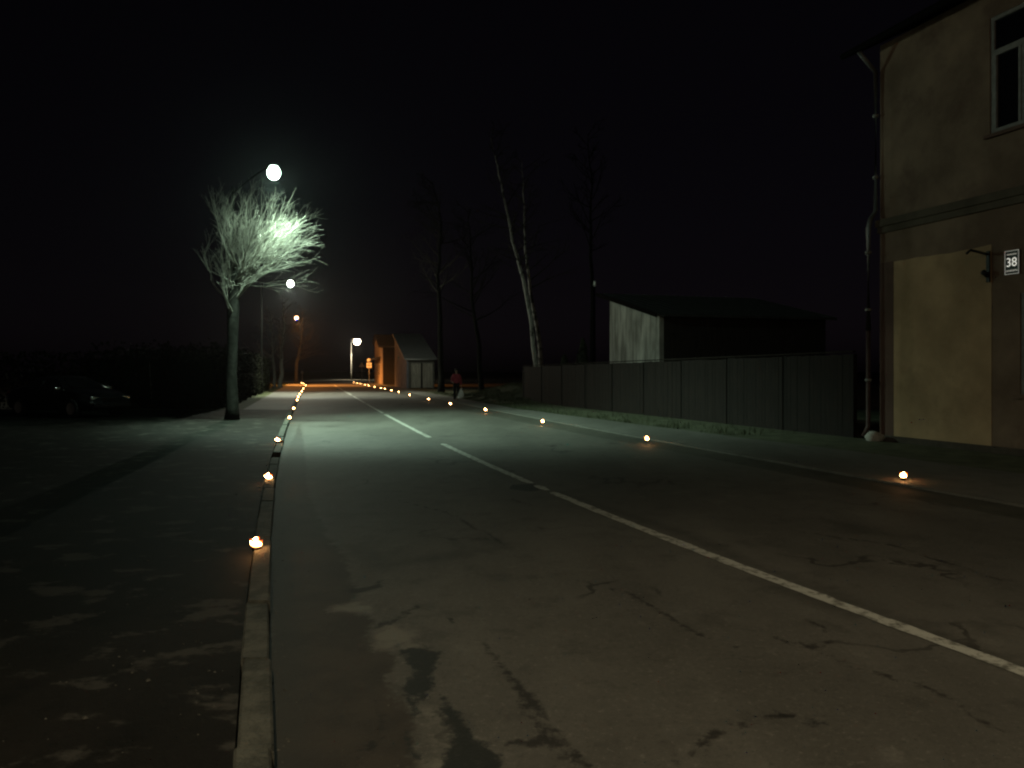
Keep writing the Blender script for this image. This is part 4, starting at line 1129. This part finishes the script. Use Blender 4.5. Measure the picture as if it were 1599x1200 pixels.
# ------------------------------------------------------------------ walking person with a white bag
def skinned(name, verts, edges, radii, m, parent, root=0, lvl=2):
    me = bpy.data.meshes.new(name); me.from_pydata([tuple(v) for v in verts], edges, []); me.materials.append(m)
    o = bpy.data.objects.new(name, me); COL.objects.link(o); o.parent = parent
    md = o.modifiers.new('skin', 'SKIN'); md.use_smooth_shade = True
    for i, r in enumerate(radii):
        sv = me.skin_vertices[0].data[i]
        sv.radius = r if isinstance(r, tuple) else (r, r)
        sv.use_root = (i == root)
    sb = o.modifiers.new('sub', 'SUBSURF'); sb.levels = lvl; sb.render_levels = lvl
    return o
pg = G(712.5, 627.3, 0.03)
per = empty('person', pg, math.radians(10)); tag(per, 'person in a dark red jacket walking on the right footway with a white bag', 'person')
M_skin = mat('skin', (0.42, 0.28, 0.21), (0.5, 0.34, 0.26), 20, .6)
M_jacket = mat('red_jacket', (0.33, 0.05, 0.075), (0.45, 0.075, 0.10), 9, .85, .4, 30)
M_trouser = mat('dark_trousers', (0.012, 0.012, 0.013), (0.022, 0.022, 0.024), 12, .9)
M_hair = mat('dark_hair', (0.018, 0.012, 0.010), (0.035, 0.024, 0.018), 30, .7)
# walks towards the viewer (-y), arms: left of picture bent in front, right of picture hanging with the bag
J = {'pel': (0, 0, .90), 'wai': (0, 0, 1.04), 'che': (0, -.01, 1.24), 'nec': (0, -.02, 1.41), 'nk2': (0, -.035, 1.47), 'hd1': (0, -.06, 1.54), 'hd2': (0, -.06, 1.62),
     'ls': (-.17, -.01, 1.36), 'le': (-.235, -.02, 1.10), 'lw': (-.20, -.20, 1.00), 'lh': (-.18, -.27, .99),
     'rs': (.17, -.01, 1.36), 're': (.235, .03, 1.09), 'rw': (.255, -.02, .85), 'rh': (.258, -.03, .78),
     'lhp': (-.085, 0, .88), 'lk': (-.095, -.10, .49), 'la': (-.09, .02, .09), 'lt': (-.10, -.15, .035),
     'rhp': (.085, 0, .88), 'rk': (.09, .01, .48), 'ra': (.08, .21, .13), 'rt': (.085, .08, .04)}
ks = list(J); ix = {k: i for i, k in enumerate(ks)}
E = [('pel', 'wai'), ('wai', 'che'), ('che', 'nec'), ('nec', 'nk2'), ('nk2', 'hd1'), ('hd1', 'hd2'), ('che', 'ls'), ('ls', 'le'), ('le', 'lw'), ('lw', 'lh'), ('che', 'rs'), ('rs', 're'), ('re', 'rw'), ('rw', 'rh'),
     ('pel', 'lhp'), ('lhp', 'lk'), ('lk', 'la'), ('la', 'lt'), ('pel', 'rhp'), ('rhp', 'rk'), ('rk', 'ra'), ('ra', 'rt')]
RD = {'pel': (.14, .10), 'wai': (.12, .09), 'che': (.14, .10), 'nec': .06, 'nk2': .05, 'hd1': (.07, .082), 'hd2': (.078, .092), 'ls': .058, 'le': .042, 'lw': .03, 'lh': .035, 'rs': .058, 're': .042, 'rw': .03, 'rh': .035,
      'lhp': .085, 'lk': .058, 'la': .042, 'lt': .035, 'rhp': .085, 'rk': .058, 'ra': .042, 'rt': .035}
vts = [J[k] for k in ks]; eds = [(ix[a], ix[b]) for a, b in E]; rds = [RD[k] for k in ks]
for sgn, hk, wk in ((-1, 'lh', 'lw'), (1, 'rh', 'rw')):       # fingers: own short chains rooted in the palm
    h = Vector(J[hk]); d_ = (h - Vector(J[wk])).normalized()
    acr = d_.cross(Vector((1, 0, 0))).normalized(); palm = d_.cross(acr).normalized()
    for k, (o_, l_) in enumerate(((-.03, .065), (-.01, .078), (.01, .072), (.03, .055))):
        a = len(vts); p0 = h + acr * o_ + d_ * .02
        vts += [p0, p0 + d_ * l_ * .5 + palm * .012 * -sgn, p0 + d_ * l_ * .7 + palm * .045 * -sgn]; rds += [.010, .009, .008]; eds += [(ix[hk], a), (a, a + 1), (a + 1, a + 2)]
    a = len(vts); p0 = h - d_ * .02 + acr * -.035
    vts += [p0, p0 + acr * -.025 + d_ * .03]; rds += [.011, .009]; eds += [(ix[hk], a), (a, a + 1)]
skinned('body', vts, eds, rds, M_skin, per, 0, 2)
jv = ['pel', 'wai', 'che', 'nec', 'ls', 'le', 'lw', 'rs', 're', 'rw']; jx = {k: i for i, k in enumerate(jv)}
je = [(jx[a], jx[b]) for a, b in E if a in jx and b in jx]
jr = {'pel': (.20, .15), 'wai': (.18, .14), 'che': (.19, .14), 'nec': .09, 'ls': .085, 'le': .068, 'lw': .05, 'rs': .085, 're': .068, 'rw': .05}
jp = [Vector(J[k]) for k in jv]; jp[0].z = .84
skinned('jacket', jp, je, [jr[k] for k in jv], M_jacket, per, 0, 2)
tv = ['pel', 'lhp', 'lk', 'la', 'rhp', 'rk', 'ra']; tx = {k: i for i, k in enumerate(tv)}
te = [(tx[a], tx[b]) for a, b in E if a in tx and b in tx]
trd = {'pel': (.155, .115), 'lhp': .105, 'lk': .078, 'la': .066, 'rhp': .105, 'rk': .078, 'ra': .066}
skinned('trousers', [J[k] for k in tv], te, [trd[k] for k in tv], M_trouser, per, 0, 2)
for a, t_ in (('la', 'lt'), ('ra', 'rt')):
    A_, T_ = Vector(J[a]), Vector(J[t_])
    skinned('shoe', [A_ + Vector((0, .03, -.045)), A_.lerp(T_, .5) + Vector((0, 0, -.01)), T_], [(0, 1), (1, 2)], [.05, .05, .042], M_black, per, 0, 2)
hc = Vector((0, -.045, 1.60))
m_ = MB()
for i in range(9):
    th = i / 8 * math.pi * .62
    for k in range(16):
        a = 2 * math.pi * k / 16
        m_.v.append(tuple(hc + Vector((.112 * math.sin(th) * math.cos(a), .128 * math.sin(th) * math.sin(a) + .025, .125 * math.cos(th) + (.05 if math.sin(a) < -.3 and th > 1.2 else -.03 * (math.sin(a) > 0))))))
for i in range(8):
    for k in range(16):
        m_.f.append((i * 16 + k, i * 16 + (k + 1) % 16, (i + 1) * 16 + (k + 1) % 16, (i + 1) * 16 + k)); m_.sm.append(True); m_.mi.append(0)
m_.build('hair', M_hair, per)
m_ = MB(); fc = Vector((0, -.145, 1.575))     # nose, eyes and mouth
m_.tube([fc + Vector((0, 0, .03)), fc + Vector((0, -.018, -.005)), fc + Vector((0, -.002, -.018))], [.007, .012, .006], 6); m_.build('nose', M_skin, per)
for x in (-.03, .03):
    m_ = MB(); m_.lathe([(.0, -.004), (.011, 0), (.0, .004)], fc + Vector((x, .004, .03)), 10, RX, False); m_.build('eye', M_black, per)
m_ = MB(); m_.tube([fc + Vector((-.022, .004, -.045)), fc + Vector((0, -.002, -.047)), fc + Vector((.022, .004, -.045))], .005, 6); m_.build('mouth', mat('lips', (.3, .12, .1), None), per)

# bag
bl = Matrix.Rotation(math.radians(10), 3, 'Z') @ Vector((.262, -.03, 0)) + pg
bag = empty('plastic_bag', (bl.x + .0, bl.y, pg.z)); tag(bag, 'white plastic carrier bag hanging from the walking person\'s hand', 'bag')
m_ = MB(); rr = random.Random(6); rings = []
for i, (z, wx, wy, ox) in enumerate(((.66, .02, .02, 0.0), (.60, .06, .035, 0.0), (.50, .11, .055, .0), (.38, .145, .075, -.005), (.26, .165, .085, -.015), (.19, .155, .08, -.02), (.16, .10, .05, -.02))):
    for k in range(18):
        a = 2 * math.pi * k / 18; q = 1 + .10 * math.sin(5 * a + i) + .05 * rr.uniform(-1, 1)
        m_.v.append((ox + wx * q * math.cos(a) - .02, wy * q * math.sin(a), z + .03 * math.cos(a) * (i > 3)))
for i in range(6):
    for k in range(18):
        m_.f.append((i * 18 + k, i * 18 + (k + 1) % 18, (i + 1) * 18 + (k + 1) % 18, (i + 1) * 18 + k)); m_.sm.append(True); m_.mi.append(0)
m_.f.append(tuple(6 * 18 + k for k in range(18))); m_.sm.append(False); m_.mi.append(0)
M_bag = mat('white_plastic', (.9, .9, .88), (.96, .96, .94), 12, .45)
m_.build('bag_body', M_bag, bag)
m_ = MB(); m_.tube([(-.03, 0, .62), (-.012, 0, .70), (0, 0, .745), (.012, 0, .70), (.01, 0, .62)], .009, 6); m_.build('handle', M_bag, bag)

# ------------------------------------------------------------------ dark parked car on the left
cbase = Vector((-15.35, 26.6, 0.05))
car = empty('parked_car', cbase, math.radians(-24)); tag(car, 'dark saloon car parked in the gloom on the left pavement', 'car')
M_car = mat('dark_car_paint', (0.008, 0.008, 0.009), None, rough=.3, spec=.25)
M_chrome = mat('chrome', (.7, .7, .7), None, rough=.15, metal=1.0)
# stations along x (rear to front): (x, half width, z of sill, z of belt, z of top)
ST = [(-2.15, .70, .42, .62, .70), (-2.08, .78, .30, .78, .92), (-1.75, .84, .24, .90, 1.00), (-1.35, .86, .22, .93, 1.06), (-.85, .87, .22, .93, 1.32), (-.3, .87, .22, .93, 1.39), (.25, .87, .22, .93, 1.36), (.7, .87, .22, .92, 1.14), (1.02, .86, .22, .90, .96), (1.5, .85, .23, .84, .88), (1.95, .80, .26, .72, .78), (2.15, .70, .34, .58, .66)]
m_ = MB(); vs = []; nn = 12
for x, hw, zs, zb, zt in ST:
    cab = max(0.0, zt - zb - .06)
    tw = hw * (.97 - .30 * min(1, cab / .4))
    prof = [(-hw * .9, zs), (-hw, zs + .12), (-hw * 1.01, (zs + zb) / 2), (-hw * .97, zb), (-tw, zt - .07 * (cab > 0) - .02), (-tw * .75, zt), (tw * .75, zt), (tw, zt - .07 * (cab > 0) - .02), (hw * .97, zb), (hw * 1.01, (zs + zb) / 2), (hw, zs + .12), (hw * .9, zs)]
    vs += [Vector((x, yy, zz)) for yy, zz in prof]
fs = [(i * nn + k, (i + 1) * nn + k, (i + 1) * nn + (k + 1) % nn, i * nn + (k + 1) % nn) for i in range(len(ST) - 1) for k in range(nn)]
fs += [tuple(range(nn)), tuple((len(ST) - 1) * nn + k for k in range(nn - 1, -1, -1))]
m_.add(vs, fs, True); bo = m_.build('body', M_car, car)
def cab_pt(x, k, out=.006):
    for i in range(len(ST) - 1):
        if ST[i][0] <= x <= ST[i + 1][0]:
            t = (x - ST[i][0]) / (ST[i + 1][0] - ST[i][0]); return vs[i * nn + k].lerp(vs[(i + 1) * nn + k], t)
M_cg = mat('car_glass', (.008, .008, .009), None, rough=.08, spec=.25)
for sgn, kb_, kt_ in ((-1, 3, 4), (1, 8, 7)):
    for x0, x1, xt0, xt1 in ((-1.1, -.32, -.78, -.34), (-.24, .82, -.22, .34)):
        g = MB(); q = []
        for x, xt in ((x0, xt0), (x1, xt1)):
            b_, t_ = cab_pt(x, kb_), cab_pt(xt, kt_)
            q += [b_.lerp(t_, .08) + Vector((0, sgn * .012, .0)), t_.lerp(b_, .10) + Vector((0, sgn * .014, 0))]
        g.add([q[0], q[2], q[3], q[1]] + [p - Vector((0, sgn * .02, 0)) for p in (q[0], q[2], q[3], q[1])], [(0, 1, 2, 3), (7, 6, 5, 4), (0, 4, 5, 1), (1, 5, 6, 2), (2, 6, 7, 3), (3, 7, 4, 0)])
        g.build('side_window', M_cg, car)
for x0, x1, nm in ((.98, .42, 'windscreen'), (-1.3, -.92, 'rear_window')):
    g = MB(); q = [cab_pt(x0, 5), cab_pt(x0, 6), cab_pt(x1, 6), cab_pt(x1, 5)]
    up_ = Vector((.02 if x0 > 0 else -.02, 0, .022))
    g.add([p + up_ for p in q] + [p + up_ * .2 for p in q], [(0, 1, 2, 3), (7, 6, 5, 4), (0, 4, 5, 1), (1, 5, 6, 2), (2, 6, 7, 3), (3, 7, 4, 0)]); g.build(nm, M_cg, car)
M_tyre = mat('tyre', (.012, .012, .012), None, rough=.9)
for x in (-1.32, 1.32):
    for yy in (-.80, .80):
        R9 = Matrix.Rotation(math.radians(90), 3, 'X')
        t_ = MB(); t_.lathe([(.20, -.1), (.29, -.1), (.315, -.07), (.315, .07), (.29, .1), (.20, .1)], (x, yy, .315), 24, R9, False); wo = t_.build('wheel', M_tyre, car)
        r_ = MB(); r_.lathe([(.03, -.075), (.10, -.07), (.19, -.085), (.205, -.095), (.205, .095), (.19, .085), (.10, .07), (.03, .075)], (x, yy, .315), 20, R9); r_.build('rim', M_grey, wo)
for yy in (-.60, .60):
    h_ = MB(); h_.box((2.03, yy, .66), (.16, .30, .13)); h_.build('headlight', M_chrome, car, .03)
    h_ = MB(); h_.box((-2.10, yy, .76), (.08, .28, .14)); h_.build('tail_light', mat('red_lens', (.2, .01, .01), None, rough=.2), car, .02)
    s_ = 1 if yy > 0 else -1
    mi = MB(); mi.box((.78, s_ * .97, .98), (.10, .18, .12)); mi.build('wing_mirror', M_chrome, car, .03)
b_ = MB(); b_.box((2.15, 0, .42), (.12, 1.42, .16)); b_.build('front_bumper', M_car, car, .04)
b_ = MB(); b_.box((-2.14, 0, .45), (.12, 1.42, .16)); b_.build('rear_bumper', M_car, car, .04)
g_ = MB()
for k in range(5): g_.box((2.17, 0, .555 + k * .028), (.02, .7, .012))
g_.build('grille', M_dkmetal, car)
for yy in (-1, 1):
    for x in (-.42, .45):
        h_ = MB(); h_.box((x, yy * .885, .84), (.16, .03, .03)); h_.build('door_handle', M_car, car, .008)
for yy in (-1, 1):
    tr = MB(); tr.tube([cab_pt(.9, 4 if yy < 0 else 7) + Vector((0, yy * .01, .0)), cab_pt(.45, 4 if yy < 0 else 7) + Vector((0, yy * .012, .01)), cab_pt(.2, 4 if yy < 0 else 7) + Vector((0, yy * .012, .015)), cab_pt(-.8, 4 if yy < 0 else 7) + Vector((0, yy * .012, .015))], .012, 6); tr.build('window_trim', M_chrome, car)

# ------------------------------------------------------------------ added haze, stands in for glare around the lamps
hz = MB(); hz.box((-20, 70, 7.9), (110, 190, 19.0))
hm = bpy.data.materials.new('glare_haze'); hm.use_nodes = True
N = hm.node_tree.nodes; L = hm.node_tree.links
N.remove(N['Principled BSDF'])
pv = N.new('ShaderNodeVolumePrincipled'); pv.inputs['Color'].default_value = (0.9, 0.93, 0.95, 1); pv.inputs['Density'].default_value = 0.00014; pv.inputs['Anisotropy'].default_value = 0.88
L.new(pv.outputs[0], N['Material Output'].inputs['Volume'])
ho = hz.build('haze', hm); tag(ho, 'thin added haze standing in for the glare around the street lamps', 'haze', kind='stuff')
